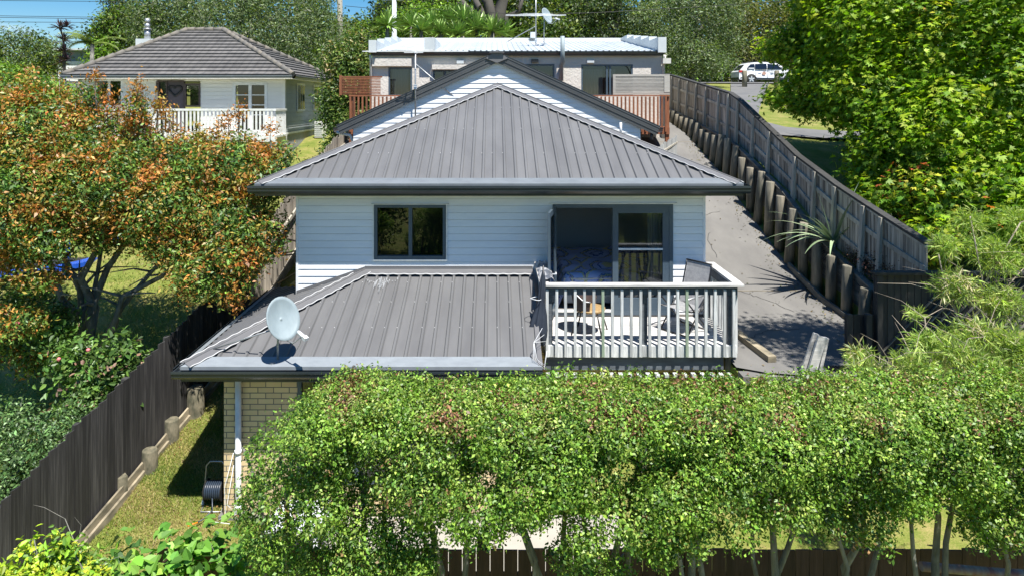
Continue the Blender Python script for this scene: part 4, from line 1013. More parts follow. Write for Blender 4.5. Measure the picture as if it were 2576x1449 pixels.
m = MB(); x0, x1 = tx(172), tx(200); board_wall(m, x0, x1, TY - .9, 4.0, tz(212), [], .2); side_wall(m, x1, TY - .9, TY, 4, tz(212), 1, .2); m.build('porch_wall', M['trim'], th)
m = MB(); m.box(x0 - .3, x1 + .1, TY - 1.1, TY, tz(210), tz(206)); m.build('porch_roof', M['apron'], th)
# verandah balustrade
vb = thing('verandah', 'white painted verandah with slatted balustrade along the front of the tiled house', 'verandah', (-11, 26, 4))
VX0, VX1, VY = tx(200), tx(716) + .12, 25.6; s2 = 1717 / VY
vz = lambda py: CZ - (py - 255) / s2
m = MB(); m.box(VX0, VX1, VY, TY - .03, 4.98, 5.06); m.box(VX0, VX1, VY - .03, VY - .001, 4.82, 5.06); m.build('floor', M['trim'], vb)
m = MB(); m.box(VX0, VX1, VY - .04, VY + .06, 5.98, 6.06); m.box(VX1 - .1, VX1, VY + .06, TY - .03, 5.98, 6.06); m.build('rail', M['trim'], vb); m = MB(); m.box(VX0, VX1 - .11, VY, VY + .03, 5.14, 5.2); m.build('rail', M['trim'], vb)
nb = int((VX1 - VX0) / .16)
for i in range(min(nb, 60)):
    x = VX1 - .2 - i * .145; m = MB(); m.box(x, x + .07, VY - .03, VY - .001, 5.1, 5.98); m.build('baluster', M['trim'], vb)
for i in range(8):
    y = VY + .1 + i * .16; m = MB(); m.box(VX1 - .06, VX1 - .03, y, y + .07, 5.06, 5.98); m.build('baluster', M['trim'], vb)
m = MB(); m.box(VX1 - .22, VX1 - .02, VY + .05, VY + .2, 3.6, 4.82); m.build('post', M['trim'], vb)
# heat pump
hp = thing('heat_pump', 'white heat pump unit beside the side wall of the tiled house', 'heat pump', (-7.55, 30.2, 4.7))
m = MB(); m.box(-7.85, -7.5, 29.9, 30.7, 4.75, 5.45); m.build('casing', M['trim'], hp)
m = MB()
for k in range(7): m.box(-7.84, -7.52, 29.885, 29.899, 4.82 + k * .085, 4.86 + k * .085)
m.build('grille', M['curtain'], hp)

# far blue house
bh = thing('distant_house', 'small pale blue and white house far behind the trees at the left', 'house', (-28, 44, 6))
m = MB(); x0, y0, z0 = P(105, 232, 44); x1 = P(235, 0, 44)[0]
board_wall(m, x0, x1, 44, 5.5, P(0, 155, 44)[2], [], .3); m.build('wall', M['trim'], bh)
m = MB(); m.box(x0 + .6, x1 + .4, 44.2, 48, P(0, 158, 44)[2], P(0, 128, 44)[2]); m.build('upper_wall', mat('blue_grey_wall', (.19, .27, .34), .6), bh)
m = MB(); m.box(x0 + .3, x1 + .8, 43.6, 48.4, P(0, 128, 44)[2], P(0, 124, 44)[2]); m.build('roof', M['parapet'], bh)
m = MB(); m.box(P(107, 0, 44)[0], P(118, 0, 44)[0], 43.9, 43.97, P(0, 190, 44)[2], P(0, 172, 44)[2]); m.build('window', M['cglass'], bh)
# ================================================================ FENCES AND RETAINING WALLS
def paling_fence(t, line, hgt, mt, bw=.15, gap=.004, jag=.02, name='paling_panel', step=False, botoff=-.25, th=.018):
    """line = [(x,y,zground,ztop)], palings follow it"""
    m = MB(); rq = random.Random(len(line) * 7)
    for (a, b) in zip(line[:-1], line[1:]):
        L = math.hypot(b[0] - a[0], b[1] - a[1]); n = max(1, int(L / (bw + gap))); dx, dy = (b[0] - a[0]) / L, (b[1] - a[1]) / L
        nx_, ny_ = -dy, dx
        for i in range(n):
            q0 = i / n; q1 = (i + 1) / n - gap / L; g = a[2] + (b[2] - a[2]) * (q0 + q1) / 2 + botoff; tp = a[3] + (b[3] - a[3]) * (q0 + q1) / 2 + rq.uniform(-jag, jag)
            x0, y0 = a[0] + (b[0] - a[0]) * q0, a[1] + (b[1] - a[1]) * q0; x1, y1 = a[0] + (b[0] - a[0]) * q1, a[1] + (b[1] - a[1]) * q1
            o = rq.uniform(0, .008); th2 = th
            c = [(x0 + nx_ * o, y0 + ny_ * o), (x1 + nx_ * o, y1 + ny_ * o), (x1 + nx_ * (o + th2), y1 + ny_ * (o + th2)), (x0 + nx_ * (o + th2), y0 + ny_ * (o + th2))]
            m.hexa([(p[0], p[1], g) for p in c] + [(p[0], p[1], tp) for p in c])
    return m.build(name, mt, t)
# dark paling fence on the left boundary
lf = thing('paling_fence', 'dark stained close-boarded paling fence climbing along the left lawn', 'fence', (-5.9, 11, 0))
Lf = []
for y, x in ((5.5, -6.85), (7, -6.58), (8.7, -6.27), (10, -6.02), (11, -5.85), (12, -5.66), (13.5, -5.37), (14.6, -5.18)):
    g = {5.5: -1.2, 7: -1.0, 8.7: -.55, 10: -.1}.get(y, interp(PL, y)); Lf.append((x, y, g, g + 1.78))
paling_fence(lf, Lf, 1.8, M['fdark'], .14, .006, .018)
for i in range(0, len(Lf)):
    x, y, g, tp = Lf[i]; m = MB(); m.box(x - .13, x - .03, y - .05, y + .05, g - .2, tp - .05); m.build('post', M['fshade'], lf)
for h in (.35, 1.45):
    m = MB()
    for (a, b) in zip(Lf[:-1], Lf[1:]): m.bar((a[0] - .04, a[1], a[2] + h), (b[0] - .04, b[1], b[2] + h), .045, .09)
    m.build('rail', M['fshade'], lf)
m = MB()
for (a, b) in zip(Lf[:-1], Lf[1:]): 
    m.bar((a[0] + .09, a[1], a[2] - .02), (b[0] + .09, b[1], b[2] - .02), .04, .2); m.bar((a[0] + .05, a[1], a[2] + .14), (b[0] + .05, b[1], b[2] + .14), .035, .12)
m.build('plinth_board', M['pine'], lf)
# weathered rear run
lf2 = thing('paling_fence', 'sun-bleached grey paling fence behind the left corner of the main house', 'fence', (-5, 18, 2))
Lg = [(-5.18, 14.62, 1.45, 3.2), (-5.0, 15.6, 1.9, 3.75), (-4.93, 16.5, 2.25, 4.15), (-4.9, 18, 2.7, 4.45), (-4.9, 21, 3.5, 5.2), (-4.9, 24, 3.8, 5.4)]
paling_fence(lf2, Lg, 1.8, M['fgrey'], .1, .008, .05)
for h in (.3, 1.3):
    m = MB()
    for (a, b) in zip(Lg[:-1], Lg[1:]): m.bar((a[0] + .04, a[1], a[2] + h), (b[0] + .04, b[1], b[2] + h), .045, .09)
    m.build('rail', M['post'], lf2)
# loose timber props leaning across the narrow gap
m = MB()
for a, b in (((-4.85, 15.9, 3.15), (-3.66, 14.6, 3.2)), ((-4.9, 15.6, 2.85), (-3.66, 14.4, 3.3)), ((-4.8, 15.2, 2.3), (-3.7, 14.5, 3.0)), ((-4.9, 15.2, 2.9), (-3.68, 14.9, 3.05))): m.tube([a, b], .018, 7)
m.build('timber_prop', M['pine'], label='thin pale poles propped between the bleached fence and the left wall of the main house', cat='pole')
m = MB(); m.box(-4.15, -3.75, 13.9, 14.2, 2.52, 2.62); m.build('yellow_tub', M['yellow'], label='yellow plastic tub lid just left of the main house wall', cat='tub')
# stumps
for k, (px, py, h, r_, lab) in enumerate(((492, 1046, .48, .15, 'shaded round timber stump at the fence foot, farthest up the left lawn'), (432, 1116, .36, .12, 'round stump at the dark fence foot, second from the top of the lawn'),
                                          (377, 1181, .33, .12, 'round timber stump at the foot of the dark fence, second nearest the camera'), (306, 1259, .34, .1, 'pale squarish stump at the foot of the dark fence, nearest the camera'))):
    g = G(px, py); m = MB(); n = 4 if k == 3 else 14; rq = random.Random(k)
    m.lathe([(r_, -.2), (r_ * 1.04, .05), (r_, h - .02), (r_ * .92, h)], g, n); m.build('timber_stump', M['stump'], label=lab, cat='stump', group='stumps along the dark fence')

# front fence
ff = thing('front_fence', 'red-brown paling fence running across the bottom of the photo behind the hedge trunks', 'fence', (0, 7.3, 0))
m = MB(); y = 7.3; x = -3.6; rq = random.Random(5)
while x < 7.0:
    z1 = 1.56 + rq.uniform(-.01, .01); m.hexa([(x, y, -.6), (x + .142, y, -.6), (x + .142, y + .018, -.6), (x, y + .018, -.6), (x, y, z1), (x + .142, y, z1), (x + .142, y + .018, z1), (x, y + .018, z1)]); x += .1485
m.build('paling_panel', M['fred'], ff)
m = MB(); m.box(-3.6, 7.0, y + .02, y + .06, 1.2, 1.29); m.build('rail', M['fshade'], ff); m = MB(); m.box(-3.6, 7.0, y + .02, y + .06, .2, .29); m.build('rail', M['fshade'], ff)
for x in (-2.1, -.12, 2.0, 4.1, 6.2): m = MB(); m.box(x - .06, x + .06, y + .02, y + .12, -.6, 1.66 if x == -.12 else 1.5); m.build('post', M['fshade'], ff)
# fallen grey branch-rails in front
m = MB()
for a, b in (((1.2, 6.85, 1.45), (2.9, 6.9, 1.35)), ((2.9, 6.9, 1.35), (3.9, 6.85, 1.22)), ((.75, 6.7, 1.3), (1.5, 6.75, 1.38)), ((1.15, 6.8, 1.25), (4.1, 6.8, 1.02))): m.tube([a, tuple((Vector(a) + Vector(b)) / 2 + Vector((0, 0, .03))), b], [.02, .024, .018], 7)
m.build('fallen_branch', M['bark'], label='long grey branch lying level across the hedge trunks', cat='branch')
m = MB(); m.tube([(4.35, 6.95, 1.62), (5.2, 6.95, 1.55), (7.2, 6.95, 1.45)], .045, 10); m.build('handle_pole', mat('faded_red', (.25, .09, .08), .6, (.38, .33, .30), (9, 4, 4)), label='long faded reddish pole resting behind the hedge at bottom right', cat='pole')

# retaining wall along the driveway
PT = [(12.0, 2.75), (13, 3.0), (14.6, 3.4), (16.4, 4.15), (19.7, 5.1), (24, 5.68), (28, 6.12)]
PF = [(11.3, 3.95), (14.1, 4.5), (16.2, 5.03), (20.5, 6.53), (27.9, 7.4), (31, 7.6)]
rw = thing('retaining_wall', 'timber retaining wall of round poles and boards along the right side of the driveway', 'retaining wall', (6.9, 18, 2))
m = MB(); yy = [12.45 + i * .5 for i in range(33)]
for a, b in zip(yy[:-1], yy[1:]):
    for k in range(9):
        za, zb = interp(PT, a) - .02, interp(PT, b) - .02; h = .15
        z0a, z0b = za - (k + 1) * h, zb - (k + 1) * h
        if z0a < interp(PD, a) - .25: break
        m.hexa([(6.98, a, z0a), (7.03, a, z0a), (7.03, b, z0b), (6.98, b, z0b), (6.98, a, z0a + h - .012), (7.03, a, z0a + h - .012), (7.03, b, z0b + h - .012), (6.98, b, z0b + h - .012)], rr.random() * .5 + k * .05)
m.build('board_facing', M['sleeper'], rw)
y = 12.6; i = 0
while y < 27.5:
    r_ = .105 + .012 * rr.random(); zb = interp(PD, y) - .1; zt_ = interp(PT, y) + rr.uniform(-.08, .12); lean = rr.uniform(-.02, .05)
    m = MB(); m.tube([(6.82 - lean, y, zb), (6.86 + lean, y, zt_ - .02), (6.862 + lean, y, zt_)], [r_, r_ * .94, r_ * .85], 12); m.build('pole', M['pole'], rw); y += .62 if y < 20 else .6; i += 1
m = MB()
for a, b in zip(yy[:-1], yy[1:]): m.bar((7.0, a, interp(PT, a) + .0), (7.0, b, interp(PT, b) + .0), .12, .035)
m.build('capping_board', M['sleeper'], rw)
m = MB(); kp = [(6.74, 11.4), (6.74, 12.6), (6.72, 14), (6.7, 15.5)]
for a, b in zip(kp[:-1], kp[1:]): m.bar((a[0], a[1], interp(PD, a[1]) + .08), (b[0], b[1], interp(PD, b[1]) + .08), .06, .12)
m.build('edging_board', M['sleeper'], rw)
# fence above it
uf = thing('paling_fence', 'tall weathered grey paling fence with square posts stepping up above the retaining wall', 'fence', (7.3, 18, 3))
yy = [11.35, 12.6, 13.2, 14.3, 15.2, 16.2, 17.7, 18.8, 20, 20.8, 21.7, 23, 24.1, 25.2, 26.3, 27.4, 28.4, 29.4]
Lu = [(7.22, y, interp(PT, y) + .16, interp(PF, y)) for y in yy]
paling_fence(uf, Lu, 1.5, M['fgrey'], .095, .004, .02, botoff=-.22)
for (a, b) in zip(Lu[:-1], Lu[1:]):
    m = MB()
    for q in (.13, .62): m.bar((a[0] - .035, a[1], a[2] + (a[3] - a[2]) * q), (b[0] - .035, b[1], b[2] + (b[3] - b[2]) * q), .05, .09)
    m.bar((a[0] - .02, a[1], a[3] - .03), (b[0] - .02, b[1], b[3] - .03), .05, .045)
    m.build('rail', M['post'], uf)
m = MB()
for (a, b) in zip(Lu[:-1], Lu[1:]): m.bar((a[0] + .01, a[1], a[3] + .025), (b[0] + .01, b[1], b[3] + .025), .15, .05)
m.build('capping', M['fshade'], uf)
for i, (x, y, g, tp) in enumerate(Lu[1:]):
    m = MB(); zb = g - (.3 if y < 15 else .55)
    m.hexa([(x - .19, y - .05, zb), (x - .09, y - .05, zb), (x - .09, y + .05, zb), (x - .19, y + .05, zb), (x - .10, y - .05, tp - .0), (x - .065, y - .05, tp), (x - .065, y + .05, tp), (x - .10, y + .05, tp)]); m.build('post', M['post'], uf)
# dark cross fence at the driveway foot
df = thing('dark_fence', 'dark shaded boarded fence and gate across the foot of the driveway at the right', 'fence', (8, 11.3, 2))
m = MB(); x = 5.85
while x < 12:
    tp = 2.82 if x < 6.25 else 3.5; m.hexa([(x, 11.3, 1.0), (x + .1, 11.3, 1.0), (x + .1, 11.32, 1.0), (x, 11.32, 1.0), (x, 11.3, tp), (x + .1, 11.3, tp), (x + .1, 11.32, tp), (x, 11.32, tp)]); x += .112
m.build('board_panel', M['fshade'], df)
for x, tp in ((5.8, 2.85), (6.12, 2.85), (6.3, 3.52), (8.2, 3.52), (10, 3.52)): m = MB(); m.box(x, x + .09, 11.2, 11.29, 1.2, tp); m.build('post', M['fshade'], df)
m = MB(); m.box(6.25, 12, 11.18, 11.34, 3.5, 3.54); m.build('capping', M['fshade'], df)
m = MB()
for i in range(26):
    x = 6.4 + i * .16; m.bar((x, 11.275, 2.2), (x + 1.2, 11.275, 3.45), .012, .04, up=(0, 1, 0)) if x + 1.2 < 11.8 else None
m.build('lattice', M['sleeper'], df)
# pale picket fence by the gabled house
pf = thing('picket_fence', 'short pale weathered fence between the gabled house and the driveway', 'fence', (4.6, 19, 3.9))
Lp = [(4.1, 18.6, 3.5, 5.0), (4.7, 19.7, 3.9, 5.15), (5.35, 20.8, 4.2, 5.3)]
paling_fence(pf, [(x + .25, y, g, tp) for x, y, g, tp in Lp], 1.4, mat('pale_palings', (.5, .5, .48), .9, (.32, .33, .33), (14, 14, 1), tint=.2), .1, .02, .02)
m = MB(); m.bar((4.35, 18.64, 4.8), (5.6, 20.84, 5.1), .05, .05); m.build('rail', M['post'], pf)
# timbers at the near end of the driveway
m = MB(); a = P(1862, 832, 12.3); m.bar((P(1860, 834, 12.2)[0], 12.4, 2.16), (4.55, 11.15, 2.14), .14, .1); m.build('timber_sleeper', M['pine'], label='weathered timber sleeper lying on the concrete beside the deck', cat='sleeper')
m = MB(); m.bar(P(2018, 942, 10.72), P(2053, 838, 10.72), .09, .04, up=(0, 1, 0)); m.bar(P(2038, 946, 10.64), P(2068, 846, 10.64), .13, .05, up=(0, 1, 0)); m.bar(P(2058, 942, 10.7), P(2078, 848, 10.75), .05, .1, up=(0, 1, 0))
m.build('leaning_board', M['deckw'], label='pair of bleached boards leaning up above the hedge at the driveway edge', cat='board')
m = MB(); m.box(5.3, 5.9, 10.8, 11.0, 2.082, 2.088); 
for i in range(12): m.box(5.3 + i * .05, 5.33 + i * .05, 10.8, 11.0, 2.088, 2.1)
m.build('drain_grate', M['black'], label='dark metal drain grate in the concrete at the foot of the driveway', cat='drain')

# ================================================================ HOSE REEL
hr = thing('hose_reel', 'wheeled hose reel cart parked on the lawn against the brick corner', 'hose reel', (0, 0, 0))
m = MB(); m.tube([(-.2, .0, .08), (-.2, .05, .6), (-.19, .07, .82), (-.12, .08, .9), (.12, .08, .9), (.19, .07, .82), (.2, .05, .6), (.2, 0, .08)], .014, 8); m.tube([(-.2, 0, .1), (-.2, -.18, .04), (.2, -.18, .04), (.2, 0, .1)], .012, 7); m.build('frame', M['galv'], hr)
m = MB()
for k in range(8): m.lathe([(.17, -.015), (.185, 0), (.17, .015)], (-.14 + k * .04, .02, .36), 20, axis='x')
m.build('hose', M['hose'], hr)
for x in (-.17, .165):
    m = MB(); m.lathe([(.2, 0), (.21, .006), (.2, .012)], (x, .02, .36), 20, axis='x'); m.build('drum_side', M['rubber'], hr)
for x in (-.26, .24):
    m = MB(); m.lathe([(.06, 0), (.085, .01), (.085, .04), (.06, .05)], (x, .05, .085), 16, axis='x'); m.build('wheel', M['plast'], hr)
m = MB(); m.tube([(.02, -.16, .3), (.05, -.22, .1), (-.05, -.4, .03), (-.12, -.5, .03)], .012, 7); m.build('hose_end', M['hose'], hr)
m = MB(); m.tube([(-.12, -.5, .03), (-.26, -.62, .03)], .017, 7); m.build('nozzle', M['orange'], hr)
hr.location = (-4.36, 10.66, .0); hr.scale = (.78,) * 3

# patio things glimpsed through the hedge
wt = thing('plastic_table', 'white plastic garden table glimpsed low through the hedge left end', 'table', (-2.65, 9.3, 0))
m = MB(); m.box(-3.0, -2.3, 8.95, 9.65, .68, .72); m.build('tabletop', M['plast'], wt)
for x, y in ((-2.95, 9.0), (-2.35, 9.0), (-2.95, 9.6), (-2.35, 9.6)): m = MB(); m.tube([(x, y, .03), (x, y, .68)], .03, 8); m.build('leg', M['plast'], wt)

# ================================================================ TRAMPOLINE
tp_ = thing('trampoline', 'blue-edged trampoline half hidden under the orange-tinted tree', 'trampoline', (-10.6, 18, 2.6))
m = MB(); n = 32; cx, cy, cz = -11.5, 17.2, 2.42
for k in range(n):
    a0, a1 = 2 * math.pi * k / n, 2 * math.pi * (k + 1) / n
    for r0, r1, z0, z1 in ((1.4, 1.6, .02, 0), (1.6, 1.62, 0, -.1)):
        m.face([(cx + r0 * math.cos(a0), cy + r0 * math.sin(a0), cz + z0), (cx + r0 * math.cos(a1), cy + r0 * math.sin(a1), cz + z0), (cx + r1 * math.cos(a1), cy + r1 * math.sin(a1), cz + z1), (cx + r1 * math.cos(a0), cy + r1 * math.sin(a0), cz + z1)], .5)
m.build('edge_pad', M['bluecov'], tp_)
m = MB(); m.lathe([(1.36, 0), (1.36, .005)], (cx, cy, cz), 32); m.build('mat', M['rubber'], tp_)
for k in range(6):
    q = k * math.pi / 3 + .4; m = MB(); m.tube([(cx + 1.6 * math.cos(q), cy + 1.6 * math.sin(q), cz - .05), (cx + 1.6 * math.cos(q), cy + 1.6 * math.sin(q), cz - .9)], .03, 8); m.build('leg', M['galv'], tp_)
    if k in (0, 5): m = MB(); m.tube([(cx + 1.72 * math.cos(q), cy + 1.72 * math.sin(q), cz - .1), (cx + 1.8 * math.cos(q), cy + 1.8 * math.sin(q), cz + .7)], .09, 10); m.build('pole_sleeve', M['bluecov'], tp_)

# ================================================================ CAR
car = thing('parked_car', 'white suv parked on the road beyond the bollards', 'car', (0, 0, 0))
Lc, Hc = 4.9, 1.7
bd = [(0, .42), (.02, .95), (.12, 1.05), (.55, 1.50), (.75, 1.62), (1.6, 1.70), (2.6, 1.68), (3.05, 1.58), (3.75, 1.12), (4.55, .98), (4.85, .80), (4.9, .42), (4.45, .30)]
def arch(cx): return [(cx + .42 * math.cos(q), .34 + .42 * math.sin(q)) for q in np.linspace(0, math.pi, 9)]
out = bd + arch(3.9) + arch(.98) + [(.1, .30)]
m = MB(); ns = len(out)
lay = [(-.92, .0), (-.90, .04), (-.70, .0)]
def inset(p, k):      # tumblehome above the waist
    x, z = p; return (x, z)
for side in (-1, 1):
    b0 = len(m.v)
    for (x, z) in out:
        yk = .93 - max(0, z - 1.0) * .28 - (.03 if z < .4 else 0); m.v.append((x, side * yk, z))
    f = tuple(range(b0, b0 + ns)); m.f.append(f if side < 0 else f[::-1]); m.t.append(.5); m.sm.append(False)
for i in range(ns):
    j = (i + 1) % ns; m.f.append((i, j, ns + j, ns + i)); m.t.append(.5); m.sm.append(False)
body = m.build('body', M['carw'], car)
for nm, pts in (('rear_side_window', [(.62, 1.12), (1.25, 1.14), (1.25, 1.54), (.95, 1.52), (.7, 1.3)]), ('rear_door_window', [(1.3, 1.12), (2.2, 1.12), (2.2, 1.57), (1.3, 1.54)]), ('front_door_window', [(2.26, 1.12), (3.45, 1.12), (3.0, 1.48), (2.26, 1.57)])):
    for side in (-1, 1):
        m = MB(); m.face([(x, side * (.93 - max(0, z - 1.0) * .28 + .006), z) for x, z in pts]); m.build('side_window', M['cglass'], car)
m = MB(); m.face([(.15, -.7, 1.09), (.15, .7, 1.09), (.53, .62, 1.49), (.53, -.62, 1.49)]); m.v = [(x - .02, y, z + .01) for x, y, z in m.v]; m.build('rear_window', M['cglass'], car)
m = MB(); m.face([(3.72, -.78, 1.15), (3.72, .78, 1.15), (3.08, .68, 1.58), (3.08, -.68, 1.58)]); m.v = [(x + .02, y, z + .012) for x, y, z in m.v]; m.build('windscreen', M['cglass'], car)
m = MB(); m.box(.72, 3.0, -.72, -.68, 1.70, 1.74); m.box(.72, 3.0, .68, .72, 1.70, 1.74); m.build('roof_rack', M['black'], car)
m = MB(); m.box(.005, .30, -.945, -.80, .88, 1.04); m.build('tail_light', M['redl'], car)
m = MB(); m.box(1.35, 3.5, -.94, -.9, .32, .46); m.box(-.02, .3, -.9, .9, .32, .5); m.build('sill_trim', M['gutter'], car)
for x in (1.55, 2.5): m = MB(); m.box(x, x + .22, -.965, -.93, .96, 1.0); m.build('door_handle', M['galv'], car)
for x in (1.28, 2.23): m = MB(); m.box(x - .008, x + .008, -.936, -.925, .45, 1.1); m.build('door_seam', M['black'], car)
m = MB(); m.box(.74, 1.2, -.925, -.905, 1.16, 1.24); m.build('window_sticker', M['plast'], car)
m = MB(); m.lathe([(.15, -.004), (.15, .004)], (1.95, -.94, .80), 16, axis='y'); m.build('round_decal', M['skin'], car)
for cx_ in (.98, 3.9):
    for side in (-1, 1):
        m = MB(); m.lathe([(.2, -.11), (.33, -.11), (.36, -.08), (.36, .08), (.33, .11), (.2, .11)], (cx_, side * .82, .36), 24, axis='y', cap=False); wl = m.build('tyre', M['rubber'], car)
        m = MB(); m.lathe([(.24, -.02), (.24, .02)], (cx_, side * .86, .36), 20, axis='y')
        for k in range(5):
            q = k * 2 * math.pi / 5 + .3; m.bar((cx_ + .04 * math.cos(q), side * .925, .36 + .04 * math.sin(q)), (cx_ + .24 * math.cos(q), side * .915, .36 + .24 * math.sin(q)), .07, .03, up=(0, 1, 0))
        m.build('rim', M['galv' if k < 0 else 'parapet'], wl)
cl = P(1853, 210, 55); car.location = (cl[0], 55.4, cl[2] - .06); car.scale = (1.02,) * 3
for lab, px, py in (('timber bollard in the grass at the left of the footpath', 1873, 222), ('timber bollard in the middle of the footpath in front of the car wheel', 1954, 222), ('timber bollard at the right edge of the footpath half under the tree', 2032, 218)):
    px = {1873: 1873, 1954: 1954 - 0, 2032: 2033}[px]
    # source crops: bollards stand a little nearer than the road
    gx_, gy_, gz_ = G(px, 222); 
    m = MB(); m.tube([(gx_, gy_, gz_ - .1), (gx_, gy_, gz_ + 1.05), (gx_, gy_, gz_ + 1.1)], [.16, .15, .12], 10)
    m.build('bollard', M['pole'], label=lab, cat='bollard', group='timber bollards by the footpath')
wf = thing('wire_fence', 'wire fence with thin white posts in front of the bush behind the footpath', 'fence', (22, 58, 8))
wp = []
for px, top in ((1752, 182), (1786, 182), (1816, 180), (1840, 178), (1858, 178), (1880, 178), (2120, 178), (2160, 178)):
    x, y, z = P(px, 206, 58); wp.append((x, y, z)); m = MB(); m.tube([(x, y, z - .3), (x + rr.uniform(-.05, .05), y, z + .95)], .045, 6); m.build('post', M['parapet'], wf)
m = MB()
for h in (.35, .6, .85): m.tube([(x, y, z + h) for x, y, z in wp], .008, 4)
m.build('wire', M['galv'], wf)

# ================================================================ POLES AND WIRES
up = thing('utility_pole', 'weathered timber utility pole left of the flat-roofed house, cut by the top of the photo', 'utility pole', P(855, 255, 44))
m = MB(); x, y, z = P(855, 200, 44); m.tube([(x, y, z - 3), (x, y, z + 8.5)], [.2, .15], 12); m.build('pole', M['post'], up)
m = MB(); m.box(x - 1.1, x + 1.1, y - .08, y + .05, z + 5.6, z + 5.75); m.build('crossarm', M['post'], up)
m = MB()
for k in (-1, -.5, .5, 1): m.lathe([(.03, 0), (.06, .05), (.03, .15)], (x + k, y, z + 5.75), 8)
m.build('insulator', M['plast'], up)
up2 = thing('utility_pole', 'pale concrete utility pole behind the left end of the flat-roofed house', 'utility pole', P(992, 255, 38))
x2, y2, z2 = P(992, 200, 38); m = MB(); m.tube([(x2, y2, z2 - 3), (x2, y2, z2 + 4.6)], [.17, .12], 12); m.build('pole', M['parapet'], up2)
m = MB(); m.box(x2 - .7, x2 + .5, y2 - .08, y2 + .05, P(0, 2, 38)[2], P(0, -3, 38)[2]); m.build('crossarm', M['galv'], up2)
for (pts, lab) in (([P(-60, 40, 40), P(400, 47, 42), P(850, 40, 44)], 'upper of the close pair of power lines crossing the sky at top left'), ([P(-60, 44, 40), P(400, 51, 42), P(850, 44, 44)], 'lower of the close pair of power lines crossing the sky at top left'), ([P(-60, 56, 40), P(300, 58, 42), P(850, 52, 44)], 'lowest power line crossing the sky at top left'),
             ([P(-60, 2, 40), P(400, 6, 42), P(850, 4, 44)], 'power line along the very top of the sky at left'),
             ([P(868, 16, 44), P(930, 22, 41), P(990, 18, 38)], 'power line between the timber and concrete poles'), ([P(992, 20, 38), P(1300, 36, 38), P(1480, 34, 38), P(1700, 22, 40), P(2100, -4, 44)], 'power line sagging across the trees above the flat-roofed house')):
    m = MB(); m.tube(pts, .016, 5); m.build('power_line', M['wire'], label=lab, cat='power line', group='overhead power lines')

# ================================================================ TREES AND PLANTS
GG = [((.13, .18, .08), 4), ((.22, .27, .14), 3), ((.05, .08, .03), 3)]
DK = [((.07, .12, .02), 4), ((.025, .045, .01), 4), ((.17, .22, .035), 3)]
LG = [((.15, .27, .03), 4), ((.26, .40, .05), 3), ((.05, .11, .015), 3)]
# ---- hedge: a row of separately trunked small trees
HP = [((.19, .32, .04), 5), ((.12, .23, .03), 4.5), ((.30, .41, .08), 3), ((.07, .14, .02), 3), ((.22, .14, .06), .12)]
HT = [((.26, .36, .06), 4), ((.19, .29, .045), 3), ((.40, .40, .14), 2), ((.12, .19, .03), 1), ((.23, .115, .06), 3.6)]
hx = [-1.95, -1.25, -.45, .35, 1.1, 1.9, 2.65, 3.4, 4.2, 5.0, 5.8]
labs = ['leftmost tree of the leafy hedge, sagging low in front of the brick wall', 'second hedge tree from the left, with a low hanging skirt of leaves', 'third hedge tree from the left, beside the pale patio gap', 'hedge tree with a slanting trunk just right of the patio gap', 'hedge tree below the left end of the deck',
        'hedge tree below the middle of the deck', 'hedge tree below the right end of the deck', 'hedge tree under the leaning bleached boards', 'hedge tree below the dark cross fence', 'hedge tree second from the right edge', 'hedge tree at the right edge of the photo']
bot = [2.34, 2.26, 2.46, 2.5, 2.3, 2.3, 2.24, 2.34, 2.28, 2.34, 2.36]
